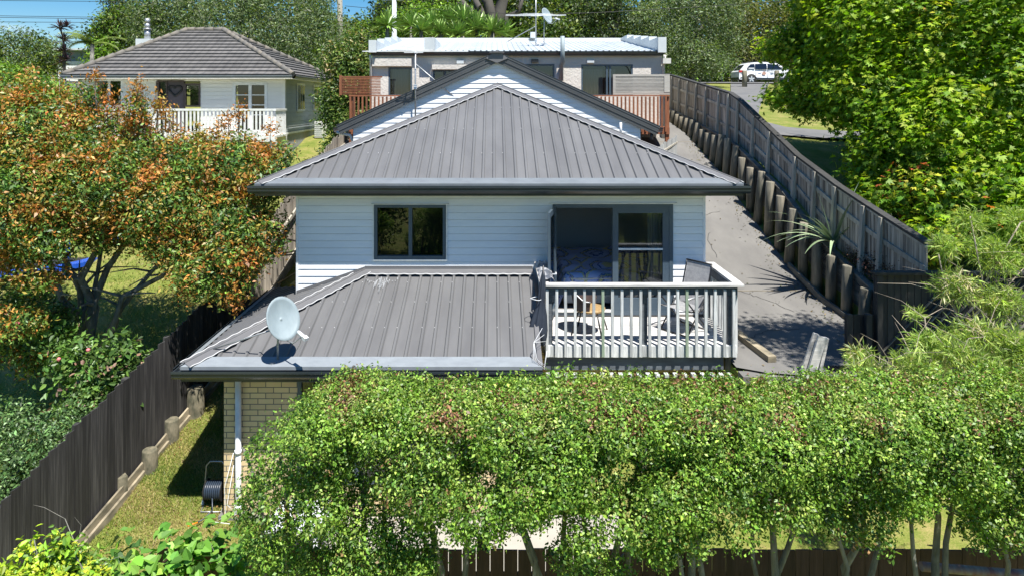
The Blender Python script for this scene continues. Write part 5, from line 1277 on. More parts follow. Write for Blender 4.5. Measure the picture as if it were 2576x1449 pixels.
for i, x in enumerate(hx):
    top = 3.62 + rr.uniform(-.05, .06) + (.05 if i > 6 else 0) - (.42 if i == 0 else 0); bz = bot[i]; y = 6.4 + rr.uniform(-.06, .06)
    bl_ = []
    rq = random.Random(i + 40)
    for k in range(15):
        zz = bz + .2 + (top - bz - .42) * (k + rq.random()) / 15; q_ = rq.uniform(.17, .33); bl_.append(((x + rq.uniform(-.42, .42), y + rq.uniform(-.55, .42), zz), (q_, q_, q_ * .8)))
    for k in range(6): bl_.append(((x - .38 + k * .15, y + rq.uniform(-.3, .45), top - .24), (.32, .4, .22)))
    if i in (2, 3): bl_ = [b for b in bl_ if b[0][2] > 2.74 or abs(b[0][0] + .02) > .38]
    if i == 0:
        bl_ = [((-1.9, y, 3.0), (.42, .4, .35)), ((-2.05, y - .1, 2.65), (.30, .35, .3)), ((-1.75, y + .2, 3.15), (.35, .3, .3)), ((-1.7, y - .2, 2.7), (.4, .35, .35)), ((-2.25, y + .1, 2.5), (.22, .3, .25)), ((-1.95, y - .1, 2.25), (.35, .3, .28)), ((-1.6, y, 2.3), (.4, .35, .35)), ((-1.5, y - .1, 3.15), (.3, .35, .3))]
    if i in (0, 1): bl_ += [((-1.45 + .2 * i, y - .35, 2.12), (.34, .22, .26)), ((-1.15, y - .3, 2.3), (.3, .22, .3)), ((-.75, y - .2, 2.3), (.26, .2, .24))]
    if i == 2: bl_ += [((-.72, y - .3, 2.18), (.22, .2, .2))]
    if i == 4: bl_ += [((.75, y - .2, 2.3), (.25, .2, .3)), ((1.0, y - .3, 2.0), (.3, .22, .3))]
    base = (x, 6.45, -.5)
    t = thing('hedge_tree', labs[i], 'tree', base, 'row of hedge trees')
    lean = .3 if i == 3 else 0
    branchy((x + lean, 6.5, -.5), [((x - lean * .6, y, 2.9), 1), ((x + .3, y + .1, 3.2), .75), ((x - .35, y, 3.1), .6), ((x + .1, y - .25, 2.9), .5)][:3], .075, M['bark'], t, seed=i, wob=.05, twigs=1, twl=.2)
    leaves('crown', t, bl_, 27000 if i else 16000, .034, HP, aspect=.55, clump=13, cr=.038, seed=i + 3, shell=.2, mt=LEAF, core=.74, patch=.3, up=.55, rnd=.75, jit=.28)
    leaves('clipped_top', t, [((x, y + .12, top - .16), (.5, .58, .14))], 7000 if i else 800, .032, HT, aspect=.5, clump=11, cr=.035, seed=i + 73, cn=.12, shell=.4, mt=LEAF, up=.7, patch=.35, jit=.28) if i else None
# ---- extra slim stems standing in the hedge row (same trees)
# ---- orange-tinted tree
OP = [((.40, .15, .03), 2.0), ((.38, .20, .045), 2.4), ((.29, .23, .045), 2.4), ((.15, .25, .04), 3.8), ((.06, .13, .025), 3.2)]
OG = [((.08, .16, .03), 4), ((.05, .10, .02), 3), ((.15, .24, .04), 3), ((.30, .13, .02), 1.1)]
ob = [PE(100, 360, 13, 1.1), PE(250, 375, 13.4, .95, .8), PE(60, 520, 12, 1.1, .9), PE(250, 470, 12.6, 1.15, .9), PE(400, 440, 13.4, 1.1, .9), PE(560, 425, 13.2, .95, .72), PE(660, 455, 13, .6, .5), PE(420, 520, 12.6, 1.0, .75), PE(560, 560, 12.6, .9, .65),
      PE(650, 590, 12.4, .55, .5), PE(500, 690, 12, .5, .42), PE(580, 720, 11.9, .35, .35), PE(120, 605, 11.8, .6, .35), PE(30, 300, 13.4, 1.0), PE(40, 420, 12.4, 1.), PE(345, 290, 13.2, .22, .4), PE(215, 270, 13.6, .3, .5), PE(300, 580, 12.8, .8, .35), PE(610, 655, 12.2, .45, .35), PE(0, 580, 12, .9), PE(700, 400, 13.4, .35, .3), PE(40, 810, 11.4, .5, .25), PE(440, 625, 12.3, .5, .3), PE(570, 640, 12, .45, .35), PE(90, 700, 11.6, .4, .2)]
def orej(p): return (p[:, 0] / p[:, 1] * 1717 + 1242) > 742
ot = thing('photinia_tree', 'broad multi-stemmed tree with orange and green leaves spreading over the dark fence at left', 'tree', (-7.9, 13.2, .85))
branchy((-7.9, 13.2, .6), [(b[0], w_) for b, w_ in ((ob[0], .7), (ob[3], 1), (ob[4], .9), (ob[6], .6), (ob[8], .8), (ob[2], .8), (ob[15], .5))], .12, M['bark'], ot, seed=4, twigs=8, wob=.1)
leaves('crown', ot, ob, 86000, .082, OP, aspect=.40, clump=9, cr=.075, seed=11, shell=.24, core=.6, reject=orej, patch=.42, up=.5, mix=.10, cn=.16, jit=.28)
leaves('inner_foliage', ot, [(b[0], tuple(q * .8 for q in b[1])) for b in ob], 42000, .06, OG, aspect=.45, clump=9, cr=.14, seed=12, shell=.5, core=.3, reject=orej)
# upright shoots above the crown
sh = []
for px, py in ((110, 230), (150, 210), (185, 300), (225, 330), (265, 300), (320, 300), (365, 300), (385, 320), (455, 330), (520, 350), (550, 300), (640, 340), (300, 250), (410, 260), (430, 290), (500, 320), (270, 230), (240, 170), (345, 215), (350, 190), (80, 240), (130, 280), (20, 230), (200, 300), (395, 240), (190, 260), (575, 270), (600, 260), (680, 300)): sh.append((P(px, py + 25, 13.2), (.13, .13, .34)))
m = MB()
for (c_, r__) in sh:
    c_ = Vector(c_); m.tube([c_ + Vector((rr.gauss(0, .1), 0, -.9)), c_ + Vector((0, 0, -.3)), c_ + Vector((0, 0, .25))], [.014, .01, .004], 5)
m.build('shoot_stem', M['bark'], ot)
leaves('shoots', ot, sh, 4200, .07, OP[:3], aspect=.42, clump=7, cr=.07, seed=13, shell=.8, core=0)
def frej(p): return (p[:, 0] > np.interp(p[:, 1], [l_[1] for l_ in Lf], [l_[0] for l_ in Lf]) - .22) & (p[:, 2] < np.interp(p[:, 1], [l_[1] for l_ in Lf], [l_[3] for l_ in Lf]) + .1)
# ---- camellia and bushes beyond the left fence
tree('camellia_bush', 'glossy green bush with a few pink flowers leaning over the dark fence', 'bush', (-7.1, 11.4, .3), [PE(290, 920, 11.5, .5, .55), PE(230, 1010, 11.3, .6, .5), PE(320, 960, 11.2, .3, .3), PE(180, 900, 11.6, .4, .4), PE(120, 850, 12, .4, .3)], 3600, .10,
     [((.09, .18, .035), 4), ((.15, .26, .05), 3), ((.05, .10, .02), 3), ((.28, .17, .12), .35)], r0=.04, seed=21, aspect=.55, clump=7, cr=.1, shell=.5, core=.3, lobes=-1, reject=frej)
m = MB()
for px, py in ((148, 903), (45, 812), (222, 880)):
    if py < 1000: m.lathe([(.01, -.03), (.032, -.01), (.032, .015), (.012, .03)], P(px * 1.0, py, 11.2), 8)
m.build('camellia_flower', mat('pink_petal', (.75, .22, .22), .6), label='few small pink camellia blooms at the left edge bush', cat='flower')
tree('fuchsia_bush', 'shaded green shrub under the left end of the orange-tinted tree', 'bush', P(70, 950, 12.6), [PE(60, 770, 12.6, .6, .45), PE(140, 820, 12.4, .45, .4), PE(20, 860, 12.2, .5, .4), PE(90, 900, 12, .5, .3)], 6500, .075, OG, r0=.03, seed=23, aspect=.45, clump=8, cr=.08, shell=.5, core=.3)
tree('olive_bush', 'grey-green fine-leaved bush behind the dark fence at the left edge', 'bush', (-7.3, 10, -.1), [PE(120, 1110, 10.2, .6, .5), PE(40, 1160, 9.8, .6, .5), PE(200, 1060, 10.6, .45, .35), PE(20, 1230, 9.6, .4, .35), PE(10, 1080, 10.4, .5), PE(100, 1180, 9.6, .3, .25)], 12000, .06,
     [((.10, .19, .06), 4), ((.16, .26, .09), 3), ((.05, .09, .03), 4)], r0=.04, seed=22, aspect=.42, clump=8, cr=.06, shell=.6, core=.3, reject=frej, jit=.3)
# ---- bright bush and broad leaved vine at bottom left
BP = [((.36, .48, .03), 4), ((.20, .34, .03), 3), ((.48, .50, .05), 2), ((.12, .22, .03), 2)]
tree('yellow_green_shrub', 'bright yellow-green shrub in the bottom left corner', 'bush', P(120, 1900, 5.2), [PE(160, 1390, 5.2, .14, .16), PE(90, 1440, 5.1, .24, .16), PE(200, 1450, 5.2, .2, .14), PE(30, 1450, 5.1, .2, .14), PE(150, 1330, 5.25, .05, .07), PE(75, 1365, 5.2, .05, .05), PE(250, 1430, 5.3, .1, .08), PE(130, 1480, 5.1, .35, .18)], 3300, .05, BP, r0=.02, seed=31, lobes=-1, aspect=.5, clump=8, cr=.03, shell=.5, core=.2, up=.9)
VP_ = [((.16, .33, .045), 4), ((.10, .23, .035), 3), ((.24, .40, .07), 2), ((.05, .12, .02), 2.5)]
tree('broadleaf_creeper', 'sprawling creeper with large soft green leaves over the left end of the front fence', 'creeper', P(480, 2000, 7), [PE(330, 1400, 6.8, .35, .16), PE(470, 1380, 7.0, .4, .18), PE(600, 1360, 7.1, .3, .12), PE(430, 1300, 7.3, .12, .1), PE(530, 1320, 7.2, .2, .1), PE(380, 1450, 6.6, .4, .15), PE(550, 1440, 6.8, .35, .15), PE(680, 1340, 7.1, .18, .08), PE(300, 1330, 7.2, .12, .06), PE(660, 1420, 6.9, .2, .1), PE(700, 1400, 6.8, .2, .1), PE(480, 1330, 7.2, .3, .08)],
     700, .11, VP_, r0=.012, seed=32, aspect=.8, clump=3, cr=.09, shell=.8, core=0, up=1.2, rnd=.5, mt=LEAFM, jit=.15, lobes=-1, shift=-.17)
# ---- grevillea (fine needle foliage) at the right
NPAL = [((.28, .38, .08), 4), ((.40, .50, .12), 3), ((.14, .20, .05), 3), ((.50, .44, .26), 1)]
gb = [PE(2440, 560, 8.6, .28, .2), PE(2500, 640, 8.6, .5, .35), PE(2380, 620, 8.5, .25, .18), PE(2400, 720, 8.4, .4, .25), PE(2520, 760, 8.3, .45, .35), PE(2560, 560, 8.6, .3, .3), PE(2450, 840, 8.0, .4, .25), PE(2340, 860, 7.9, .3, .15), PE(2560, 880, 7.8, .5, .3), PE(2300, 790, 8.2, .12, .08), PE(2420, 890, 7.6, .4, .15), PE(2160, 890, 7.8, .25, .08), PE(2300, 920, 7.5, .4, .12), PE(2470, 930, 7.4, .4, .15), PE(2180, 925, 7.5, .35, .09)]
gb = [(c_, tuple(q * .66 for q in r__)) for c_, r__ in gb]
gt = tree('grevillea_tree', 'spindly needle-leaved shrub with pale twigs above the right end of the hedge', 'shrub', (6.2, 8.3, -.2), gb, 17000, .11, NPAL, r0=.035, bark='twig', seed=41, aspect=.10, clump=15, cr=.03, lobes=-2, shell=.6, core=0, up=.5, mt=LEAFM, twigs=10,
     trunk_t=[(Vector(b[0]), .8) for b in gb])
# ---- flax on the retaining wall
fx_ = thing('flax_plant', 'flax plant with long arching pale-edged leaves on top of the retaining wall', 'plant', (7.15, 14.3, 3.35))
m = MB()
for k in range(26):
    az = rr.uniform(0, 6.28); L = rr.uniform(.9, 1.5); el = rr.uniform(.5, 1.45); wd = .04
    if k < 9: az = rr.uniform(2.6, 4.2); el = rr.uniform(.5, .9); L *= 1.15
    p = Vector((7.12, 14.3, 3.35)); d = Vector((math.cos(az) * math.cos(el), math.sin(az) * math.cos(el), math.sin(el))); s = Vector((-math.sin(az), math.cos(az), 0)); n = 8; prev = None
    for i in range(n + 1):
        q = i / n; ww = wd * (1 - q ** 2) + .002; a_, b_ = p - s * ww, p + s * ww
        if prev: m.face([prev[0], prev[1], b_, a_], rr.random() * .2 + (.6 if k % 3 else 0), True)
        prev = (a_, b_); d = (d + Vector((0, 0, -.16 * (1.6 - el)))).normalized(); p = p + d * L / n
m.build('leaves', mat('flax_leaf', (.42, .50, .30), .4, (.22, .32, .16), (2, 2, 2), tint=.4), fx_)
m = MB()
for k in range(14):
    az = rr.uniform(0, 6.28); p = Vector((7.12, 14.3, 3.3)); e = p + Vector((math.cos(az) * .35, math.sin(az) * .2, rr.uniform(-.3, .05))); m.tube([p, e], .008, 4)
m.build('dead_leaves', M['fshade'], fx_)
tree('barberry_bush', 'dark reddish shrub growing on the retaining wall beside the flax', 'bush', (7.2, 13.1, 3), [((7.15, 13.4, 3.25), (.2, .5, .22)), ((7.2, 12.7, 3.2), (.22, .45, .3)), ((7.15, 12.2, 3.1), (.2, .3, .3))], 5000, .035, [((.07, .03, .025), 4), ((.12, .06, .03), 2), ((.05, .06, .02), 3), ((.3, .14, .05), .3)], r0=.02, seed=51, shell=.6, core=0, cr=.06, mt=LEAFM)
# ---- ferns / weeds along the ledge and the base of the gabled house
tree('hebe_bush', 'low green shrub in the gap right of the gabled house', 'bush', (4.4, 17.9, 3.3), [((4.45, 17.6, 3.9), (.25, .4, .35)), ((4.3, 18.2, 4.2), (.2, .3, .35))], 1500, .05, OG[:3], r0=.02, seed=52, core=0)
# ---- big liquidambar at the right
LP_ = [((.25, .38, .02), 4), ((.36, .45, .035), 3), ((.15, .27, .018), 4), ((.08, .16, .014), 2), ((.46, .46, .05), .3), ((.45, .13, .05), .08)]
lb = [PE(2250, 60, 18, 1.9, 1.6), PE(2420, 150, 17, 2.4, 1.9), PE(2230, 230, 17.5, 1.6, 1.3), PE(2400, 350, 16, 1.9, 1.6), PE(2540, 250, 16, 2.2, 2), PE(2250, 400, 16.5, 1.1, 1.2), PE(2530, 450, 15, 1.5, 1.2), PE(2350, 500, 15.2, 1.1, .8), PE(2230, 510, 15.8, .75, .5), PE(2085, 190, 19.5, 1.2, .5),
      PE(1985, 245, 20, .75, .16), PE(2060, 265, 19.5, .9, .25), PE(2070, 60, 20, 1.0, 1.2), PE(2420, 570, 14.5, .9, .45), PE(2540, 560, 14, .9, .6), PE(1985, 120, 20.5, .8, .4), PE(2160, 140, 19, 1.4, 1.4), PE(2400, -60, 18, 2.6, 1.5), PE(2130, -30, 19.5, 1.6, 1.2), PE(2600, 60, 16, 2.3, 2.), PE(2350, 600, 14.2, .6, .3)]
lb = [((c_[0] * .93, c_[1] * .93, CZ + (c_[2] - CZ) * .93), tuple(q * .93 for q in r__)) for c_, r__ in lb]
def lrej(p): return (p[:, 0] / p[:, 1] * 1717 + 1242) > 2900
tree('liquidambar_tree', 'huge green maple-leaved tree with scattered red leaves filling the upper right', 'tree', (11.4, 20.5, 5.0), lb, 90000, .10, LP_, r0=.34, seed=61, aspect=.34, clump=11, cr=.15, shell=.28, core=.7, jit=.16, mt=LEAFT, lobes=5, reject=lrej, patch=1.6, up=.8, rnd=.55,
     trunk_t=[(Vector(P(2200, 100, 19)), 1), (Vector(P(2420, 150, 17.5)), .8), (Vector(P(2060, 230, 19.8)), .35), (Vector(P(2540, 250, 16.5)), .6), (Vector(P(2400, 380, 16.5)), .5), (Vector(P(2350, 500, 15.6)), .35), (Vector(P(2000, 130, 20.5)), .3)], bark='bark', twigs=6)
leaves('dead_leaf_litter', None, [((11, 14.5, 3.2), (3.5, 3, .15))], 0 + 600, .09, [((.3, .2, .1), 1)], seed=5, kind='stuff', label='scattered dry leaves on the ground under the big tree', mt=LEAFM) if False else None
tree('added_shade_tree', 'unseen tree added beyond the right edge to shade the foot of the driveway', 'tree', (9.3, 8.0, -.2), [((6.9, 9.5, 9.2), (1.0, .8, .5)), ((7.7, 9.5, 9.6), (1., .8, .6)), ((6.3, 9.6, 9.0), (.6, .6, .35)), ((7.5, 8.9, 9.4), (.8, .5, .4)), ((8.8, 8.4, 10.2), (1.4, 1.2, 1.)), ((7.0, 8.4, 9.3), (.6, .6, .4))], 9500, .11, GG, r0=.22, seed=66, clump=8, cr=.12, shell=.5, core=.2,
     trunk_t=[((8.8, 8.4, 10.2), 1), ((7, 9.2, 9.2), .4)])  # unseen tree, added so its high branch dapples the driveway foot
# ---- magnolia between the tiled house and the flat-roofed house
MP_ = [((.10, .17, .03), 4), ((.06, .11, .02), 4), ((.18, .25, .05), 2), ((.26, .22, .08), .8)]
tree('magnolia_tree', 'glossy dark-leaved tree between the tiled house and the flat-roofed house', 'tree', (-5.8, 25.3, 4), [PE(870, 170, 25.5, .95, 1.0), PE(840, 260, 25, .55, .9), PE(900, 120, 26.5, .7, .6), PE(860, 320, 24.8, .55, .5), PE(900, 230, 26, .45, .9), PE(830, 380, 24.5, .3, .3)], 12000, .13, MP_, r0=.09, seed=71, aspect=.45, lobes=-1, clump=7, cr=.14, shell=.4, core=.5)
# ---- background trees
BGN = 13
def bgt(name, label, px, py, d, rx, rz, n, size, pal, seed, cat='tree', extra=(), **kw):
    c = P(px, py, d); b = [(c, (rx, rx * .8, rz))]
    rq = random.Random(seed)
    for k in range(kw.pop('nb', BGN)):
        a_ = rq.uniform(0, 6.28); q = rq.uniform(.5, .95); h_ = rq.uniform(-.6, .85); q *= math.sqrt(max(.1, 1 - h_ * h_ * .8)); b.append(((c[0] + math.cos(a_) * rx * q, c[1] + math.sin(a_) * rx * .7 * q, c[2] + h_ * rz), (rx * rq.uniform(.22, .36), rx * rq.uniform(.22, .36), rz * rq.uniform(.2, .3))))
    for e in extra: b.append(e)
    gz_ = ground_z(c[0], c[1]); kw.setdefault('shell', .17); kw.setdefault('clump', 12); kw.setdefault('cr', size * 1.5); kw.setdefault('core', .8); kw.setdefault('jit', .28); n = int(n * 1.35)
    return tree(name, label, cat, (c[0], c[1], gz_), b, n, size, pal, r0=kw.pop('r0', .2), seed=seed, group=kw.pop('group', 'trees behind the houses'), mt=kw.pop('mt', LEAFM), **kw)
bgt('willow_tree', 'big grey-green willow-like tree behind the tiled roof, right of the flue', 620, 60, 40, 4.4, 3.6, 36000, .20, GG, 81, aspect=.25, extra=[PE(420, 50, 40, 2.2, 2.6), PE(500, -10, 41, 3, 2), PE(780, 120, 38, 2.3, 2.2), PE(720, 20, 39, 2.6, 2.4), PE(390, 130, 38, 1.2, 1.2)])
bgt('conifer', 'narrow conical conifer poking into the sky at the left', 295, 30, 46, .75, 1.9, 2600, .22, DK, 82, aspect=.3, nb=3, r0=.1)
bgt('macrocarpa_tree', 'drooping dark green tree at the far left edge under the sky', 60, 150, 38, 1.7, 1.4, 9000, .2, GG[:1] + DK, 83, aspect=.3, extra=[PE(0, 140, 38, 1.4, 1.3), PE(105, 150, 37, .7, .7), PE(40, 200, 36, 1.4, .9)])
bgt('laurel_tree', 'bright green bushy tree behind the orange tree at the left edge', 60, 260, 22, 1.3, .9, 9000, .11, LG, 84, extra=[PE(130, 270, 22, .5, .6), PE(0, 230, 23, 1., .8), PE(170, 300, 22, .35, .8)])
bgt('titoki_tree', 'dense green tree between the palm and the tiled roof', 320, 110, 42, 1.9, 1.9, 9000, .2, LG[:1] + DK, 85, extra=[PE(270, 150, 40, 1.0, .9), PE(370, 60, 42, 1.2, 1.2), PE(250, 90, 43, .8, .8)])
bgt('pine_tree', 'dark green tree rising beside the timber utility pole', 905, 105, 52, 2.4, 1.5, 12000, .2, DK + LG[:1], 86, extra=[PE(1000, 85, 54, 2.4, 1.3), PE(790, 60, 50, 1.2, 2), PE(905, 130, 48, 2, 1.4)])
bgt('puriri_tree', 'dark rounded tree behind the yuccas, left of the big dark trunk', 1130, 20, 52, 4.2, 2.4, 14000, .25, DK, 87, extra=[PE(1030, 30, 50, 2.6, 1.6), PE(1210, -10, 52, 3, 2)])
bgt('lacebark_tree', 'light green leafy tree just left of the roof aerial', 1090, 60, 41, 1.7, .9, 6000, .17, LG, 88, extra=[PE(1000, 70, 42, 1, 1), PE(1170, 70, 40, 1.2, .6)])
bgt('totara_tree', 'dark green tree behind the roof aerial and rooftop dish', 1370, 50, 50, 3.6, 1.9, 16000, .23, DK, 89, extra=[PE(1440, 60, 48, 2.0, 1.6), PE(1300, 20, 50, 3, 2), PE(1390, 90, 46, 2.2, .9)])
bgt('open_pine_tree', 'thin open-branched pine with sky showing through, right of the rooftop dish', 1540, 40, 46, 2.4, 2.2, 5200, .2, GG, 90, extra=[PE(1510, 0, 46, 2, 1.6), PE(1600, 40, 47, 2, 1.6)], twigs=14, shell=.6, core=0, r0=.16)
bgt('eucalyptus_tree', 'large grey-green tree above the top of the retaining wall', 1740, 70, 44, 2.9, 2.6, 19000, .19, GG, 91, aspect=.3, extra=[PE(1690, 130, 42, 1.6, 1.6), PE(1780, 20, 44, 2.3, 2), PE(1770, 150, 42, 1.4, 1.0), PE(1640, 60, 44, 1.4, 1.6)], shell=.35)
bgt('kahikatea_tree', 'dark olive bushy tree directly behind the parked car', 1900, 90, 62, 3.4, 3.2, 16000, .24, [((.13, .14, .03), 4), ((.07, .09, .02), 4), ((.18, .18, .04), 2)], 92, extra=[PE(1850, 60, 62, 2.6, 2), PE(1960, 140, 61, 3.0, 2.2), PE(2060, 120, 62, 4, 3.2), PE(1850, 150, 61, 2, 2)])
bgt('broom_bush', 'light green bush at the foot of the grey-green tree beside the fence top', 1760, 172, 56, 2.0, .8, 5000, .2, LG[:1] + GG, 93, cat='bush', extra=[PE(1700, 175, 52, 1.6, .8), PE(1810, 165, 58, 1.5, .8)], r0=.08)
# solid backdrop wood further away
wood = [PE(px, py, 78, 5.5, hz) for px, py, hz in ((420, 110, 5), (560, 100, 6), (700, 80, 6), (860, 130, 3.2), (960, 130, 3.4), (1080, 80, 4.5), (1200, 70, 6), (1330, 60, 6.5), (1430, 80, 5), (1560, 135, 2.6), (1680, 90, 6), (1800, 90, 6.5), (1920, 80, 8), (2050, 80, 8), (2200, 100, 9), (2350, 100, 8), (2500, 100, 8), (1500, 150, 3.6), (1620, 160, 4))]
leaves('distant_wood', None, wood, 90000, .5, DK, seed=95, shell=.2, clump=9, cr=.8, core=.6, kind='stuff', label='dark mass of distant woodland behind the houses', mt=LEAFM, patch=4)
wood2 = [PE(px, py, 70, 4.5, hz) for px, py, hz in ((1600, 190, 1.6), (1700, 180, 2.6), (1800, 175, 3), (1900, 170, 3), (2000, 170, 3.2), (2100, 170, 3.4), (820, 200, 3), (930, 200, 3), (60, 215, 1.2), (200, 190, 1.4), (330, 190, 2.5), (700, 180, 3))]
leaves('undergrowth', None, wood2, 36000, .4, DK + LG[:1], seed=96, shell=.3, clump=9, cr=.6, core=.6, kind='stuff', label='undergrowth below the distant trees', mt=LEAFM, patch=3)
# dark multi-stem trunk behind the flat roof
dt = thing('dark_trunk_tree', 'thick dark twin tree trunk with bare limbs behind the roof aerial', 'tree', P(1245, 160, 43))
branchy(P(1250, 180, 43), [(P(1225, -20, 43), 1.0), (P(1262, -30, 43), 1.1), (P(1200, 0, 43), .7), (P(1150, -10, 42.5), .5), (P(1320, 0, 42.5), .45)], .52, M['barkd'], dt, seed=9, wob=.15, thin=.55, twigs=3)
et = thing('bare_limb_tree', 'pale crooked trunk and limbs beside the top end of the fence', 'tree', P(1720, 200, 44))
branchy(P(1722, 215, 44), [(P(1690, 60, 43.5), 1), (P(1760, 60, 43.5), .9), (P(1720, 90, 43), .6), (P(1800, 110, 43), .5)], .14, M['bark'], et, seed=10, wob=.16, twigs=5)
# yuccas
def rosette(m, c, R0, n, wd, seed, zmin=-.3, up=.1):
    rq = random.Random(seed); c = Vector(c)
    for k in range(n):
        az = rq.uniform(0, 6.28); el = rq.uniform(zmin, 1.4); L = R0 * rq.uniform(.8, 1.1); d = Vector((math.cos(az) * math.cos(el), math.sin(az) * math.cos(el), math.sin(el))); s = d.cross(Vector((0, 0, 1)));
        s = s.normalized() if s.length > .01 else Vector((1, 0, 0)); t_ = rq.random()
        mid = c + d * L * .5; e = c + d * L + Vector((0, 0, -.12 * L)); m.face([c - s * wd * .4, c + s * wd * .4, mid + s * wd, e, mid - s * wd], t_)
YM = mat('yucca_leaf', (.34, .48, .12), .4, (.20, .34, .07), (3, 3, 3), tint=.45)
for k, (px, py, d, R0) in enumerate(((1085, 68, 37, .85), (1128, 60, 38, .95), (1165, 58, 37, 1.05), (1200, 78, 36.5, 1.0), (1240, 84, 36, .95), (1110, 88, 36, .8), (1060, 82, 36, .8), (1270, 88, 36.5, .8), (1150, 92, 36, .85), (975, 68, 36, .9), (1035, 70, 37, .8))):
    c = P(px, py - 3, d); t = thing('yucca', ['spiky yucca head standing left of the yucca clump', 'tall spiky yucca head near the left of the clump', 'largest spiky yucca head at the middle of the clump', 'bright spiky yucca head right of the middle one', 'spiky yucca head at the right of the clump by the dark trunk', 'low spiky yucca head over the parapet, left of the middle', 'spiky yucca head at the left end of the clump',
                                    'rightmost spiky yucca head against the dark trunk', 'lowest spiky yucca head half hidden by the parapet', 'cabbage-tree head left of the concrete utility pole', 'spiky yucca head just right of the concrete utility pole'][k], 'plant', (c[0], c[1], ground_z(c[0], c[1])), 'yuccas behind the flat roof')
    m = MB(); rosette(m, c, R0 * 1.25, 80, .06, k); m.build('leaves', YM, t); m = MB(); m.tube([(c[0], c[1], ground_z(c[0], c[1])), c], [.13, .1], 8); m.build('stem', M['bark'], t)
CM = mat('red_cordyline_leaf', (.09, .035, .05), .5, (.06, .04, .045), (3, 3, 3), tint=.4)
cr_ = thing('cordyline', 'dark red-leaved cordyline standing against the sky at the left', 'plant', P(162, 210, 32))
m = MB()
for k, (px, py, R0) in enumerate(((150, 70, .5), (168, 68, .42), (160, 103, .55), (163, 130, .5), (170, 150, .5), (155, 160, .5))): rosette(m, P(px, py, 32), R0, 42, .028, k + 20)
m.build('leaves', CM, cr_); m = MB(); m.tube([P(163, 240, 32), P(161, 150, 32), P(160, 100, 32), P(152, 72, 32)], [.09, .07, .05, .03], 8); m.build('stem', M['barkd'], cr_)
# feathery palm
pm = thing('palm_tree', 'feathery palm with arching fronds between the cordyline and the tiled roof', 'palm', P(228, 240, 36))
m = MB(); c = Vector(P(232, 112, 36))
for k in range(15):
    az = rr.uniform(0, 6.28) if k > 5 else math.pi + rr.uniform(-.5, .5); L = rr.uniform(1.3, 1.9); d = Vector((math.cos(az) * .8, math.sin(az) * .5, rr.uniform(.3, 1))).normalized(); p = c.copy(); prev = p
    for i in range(12):
        p2 = p + d * L / 12; d = (d + Vector((0, 0, -.11))).normalized(); s = d.cross(Vector((0, 0, 1))).normalized()
        for sg_ in (-1, 1):
            for jj in (0, .5):
                b_ = p.lerp(p2, jj); e = b_ + s * sg_ * .33 * (1 - i / 14) + d * .18 + Vector((0, 0, -.1)); m.face([b_ - d * .02, b_ + d * .03, e], rr.random())
        p = p2
m.build('fronds', mat('palm_frond', (.22, .30, .05), .5, (.14, .2, .03), (2, 2, 2), tint=.4), pm); m = MB(); m.tube([P(232, 240, 36), P(232, 112, 36)], [.13, .1], 9); m.build('trunk', M['bark'], pm)
# planting behind the camera, reflected in the window glass
for (cx_, cy_, hh, sd_, lab) in ((-5.5, -5, 5.0, 201, 'dense green tree behind the viewpoint, to the left'), (-1.2, -6.5, 4.6, 202, 'dense green tree behind the viewpoint, straight back'), (3.2, -6, 4.8, 203, 'dense green tree behind the viewpoint, to the right')):
    tree('garden_tree', lab, 'tree', (cx_, cy_, -.8), [((cx_, cy_, 2.2), (2, 1.8, 2.2)), ((cx_ + .9, cy_, hh - 1.2), 1.2), ((cx_ - .9, cy_ + .3, hh - 1.4), 1.2)], 9000, .16, LG + DK, seed=sd_, clump=9, cr=.25, shell=.3)
# ---- grass blades
def blades(name, label, region, n, size, pal, seed):
    r = np.random.default_rng(seed); pts = []
    while len(pts) < n:
        x, y = region(r)
        if x is None: continue
        pts.append((x, y, ground_z(x, y) + (.03 * math.sin(x * 1.7 + y * .9) * math.sin(y * 1.3) if (x < -5 or x > 8) else 0)))
    p = np.array(pts); K = len(p); a = r.random(K) * 6.28; s = np.stack([np.cos(a), np.sin(a), np.zeros(K)], 1) * size * .16
    L = (size * r.uniform(.5, 1.3, K))[:, None]; tip = p + np.stack([r.normal(size=K) * .5, r.normal(size=K) * .5, np.ones(K)], 1) * L
    V = np.stack([p - s, p + s, tip + s * .2, tip - s * .2], 1)
    pc = np.array([c for c, _ in pal]); w_ = np.array([q for _, q in pal]); f = .5 + .5 * np.sin(p[:, 0] * 2.1 + np.sin(p[:, 1] * 1.7) * 2) * np.sin(p[:, 1] * 2.6 + 1)
    idx = np.searchsorted(np.cumsum(w_) / w_.sum(), (f * .6 + r.random(K) * .4).clip(0, .999)); col = pc[idx] * (1 + r.normal(size=K) * .2)[:, None]
    return quads_obj(name, V, np.clip(col, .01, .8), None, LEAFM, label, None, None, 'stuff')
GP = [((.12, .19, .03), 2.4), ((.20, .24, .05), 3), ((.38, .30, .14), 3.6), ((.30, .28, .10), 2.4)]
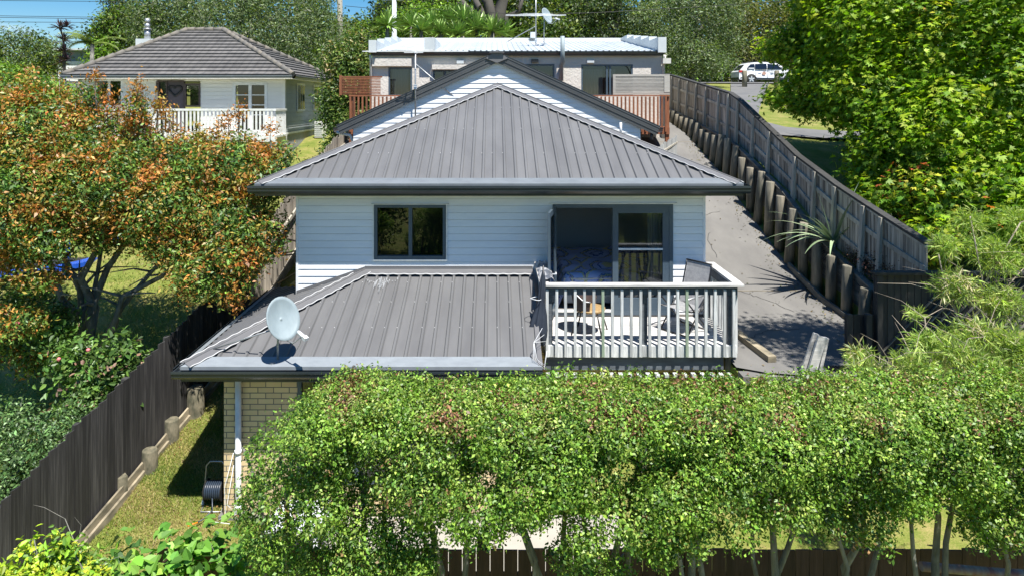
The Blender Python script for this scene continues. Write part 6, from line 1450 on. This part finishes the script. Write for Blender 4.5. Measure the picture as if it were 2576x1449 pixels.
def reg1(r):
    y = r.uniform(9.3, 14.5); x = r.uniform(-6.1, -2.9 if y < 10.3 else -4.15); xf = float(np.interp(y, [8.7, 10, 13.5, 14.6], [-6.2, -5.93, -5.28, -5.1]))
    return (x, y) if x > xf else (None, None)
blades('grass', 'short patchy green and straw lawn grass beside the dark fence', reg1, 42000, .035, GP, 1)
def reg2(r):
    y = r.uniform(17, 52); x = r.uniform(7.6, 28); px = x / y * 1717 + 1242
    return (x, y) if px < 2250 else (None, None)
blades('park_grass', 'park grass beside the footpath beyond the grey fence', reg2, 26000, .07, GP, 2) if False else None
def litter(name, label, pts, size, pal, seed):
    r = np.random.default_rng(seed); p = np.array(pts); K = len(p); n_ = norm(np.array([0, 0, 1.]) + r.normal(size=(K, 3)) * .35); d = norm(np.cross(n_, r.normal(size=(K, 3)))); s_ = np.cross(n_, d); L = size * r.uniform(.5, 1.3, (K, 1))
    V = np.stack([p, p + d * L * .5 + s_ * L * .28, p + d * L, p + d * L * .5 - s_ * L * .28], 1); pc = np.array(pal)[r.integers(0, len(pal), K)] * r.uniform(.6, 1.2, (K, 1))
    return quads_obj(name, V, pc, None, LEAFM, label, None, None, 'stuff')
rl = random.Random(77); pts = []
for _ in range(900):
    y = rl.uniform(10.9, 23); x = 6.72 - abs(rl.gauss(0, .22)) if rl.random() < .8 else rl.uniform(4, 6.7); pts.append((x, y, interp(PD, y) + .05))
litter('leaf_litter', 'fallen leaves and grit scattered along the edge of the driveway', pts, .05, [(.16, .11, .05), (.25, .18, .08), (.09, .07, .04), (.14, .16, .05)], 4)
pts = []
for _ in range(500):
    y = rl.uniform(9.6, 14.2); x = rl.uniform(-6, -4.2); xf = float(np.interp(y, [8.7, 10, 13.5, 14.6], [-6.1, -5.85, -5.2, -5.0]))
    if x > xf: pts.append((x, y, ground_z(x, y) + .035))
litter('lawn_litter', 'small fallen leaves scattered on the side lawn', pts, .04, [(.35, .2, .08), (.4, .3, .12), (.2, .13, .06)], 6)
def reg3(r):
    y = r.uniform(11, 22); x = r.uniform(-13, -5.6); return (x, y)
blades('neighbour_grass', 'rough grass under the orange-tinted tree', reg3, 26000, .06, GP, 3)
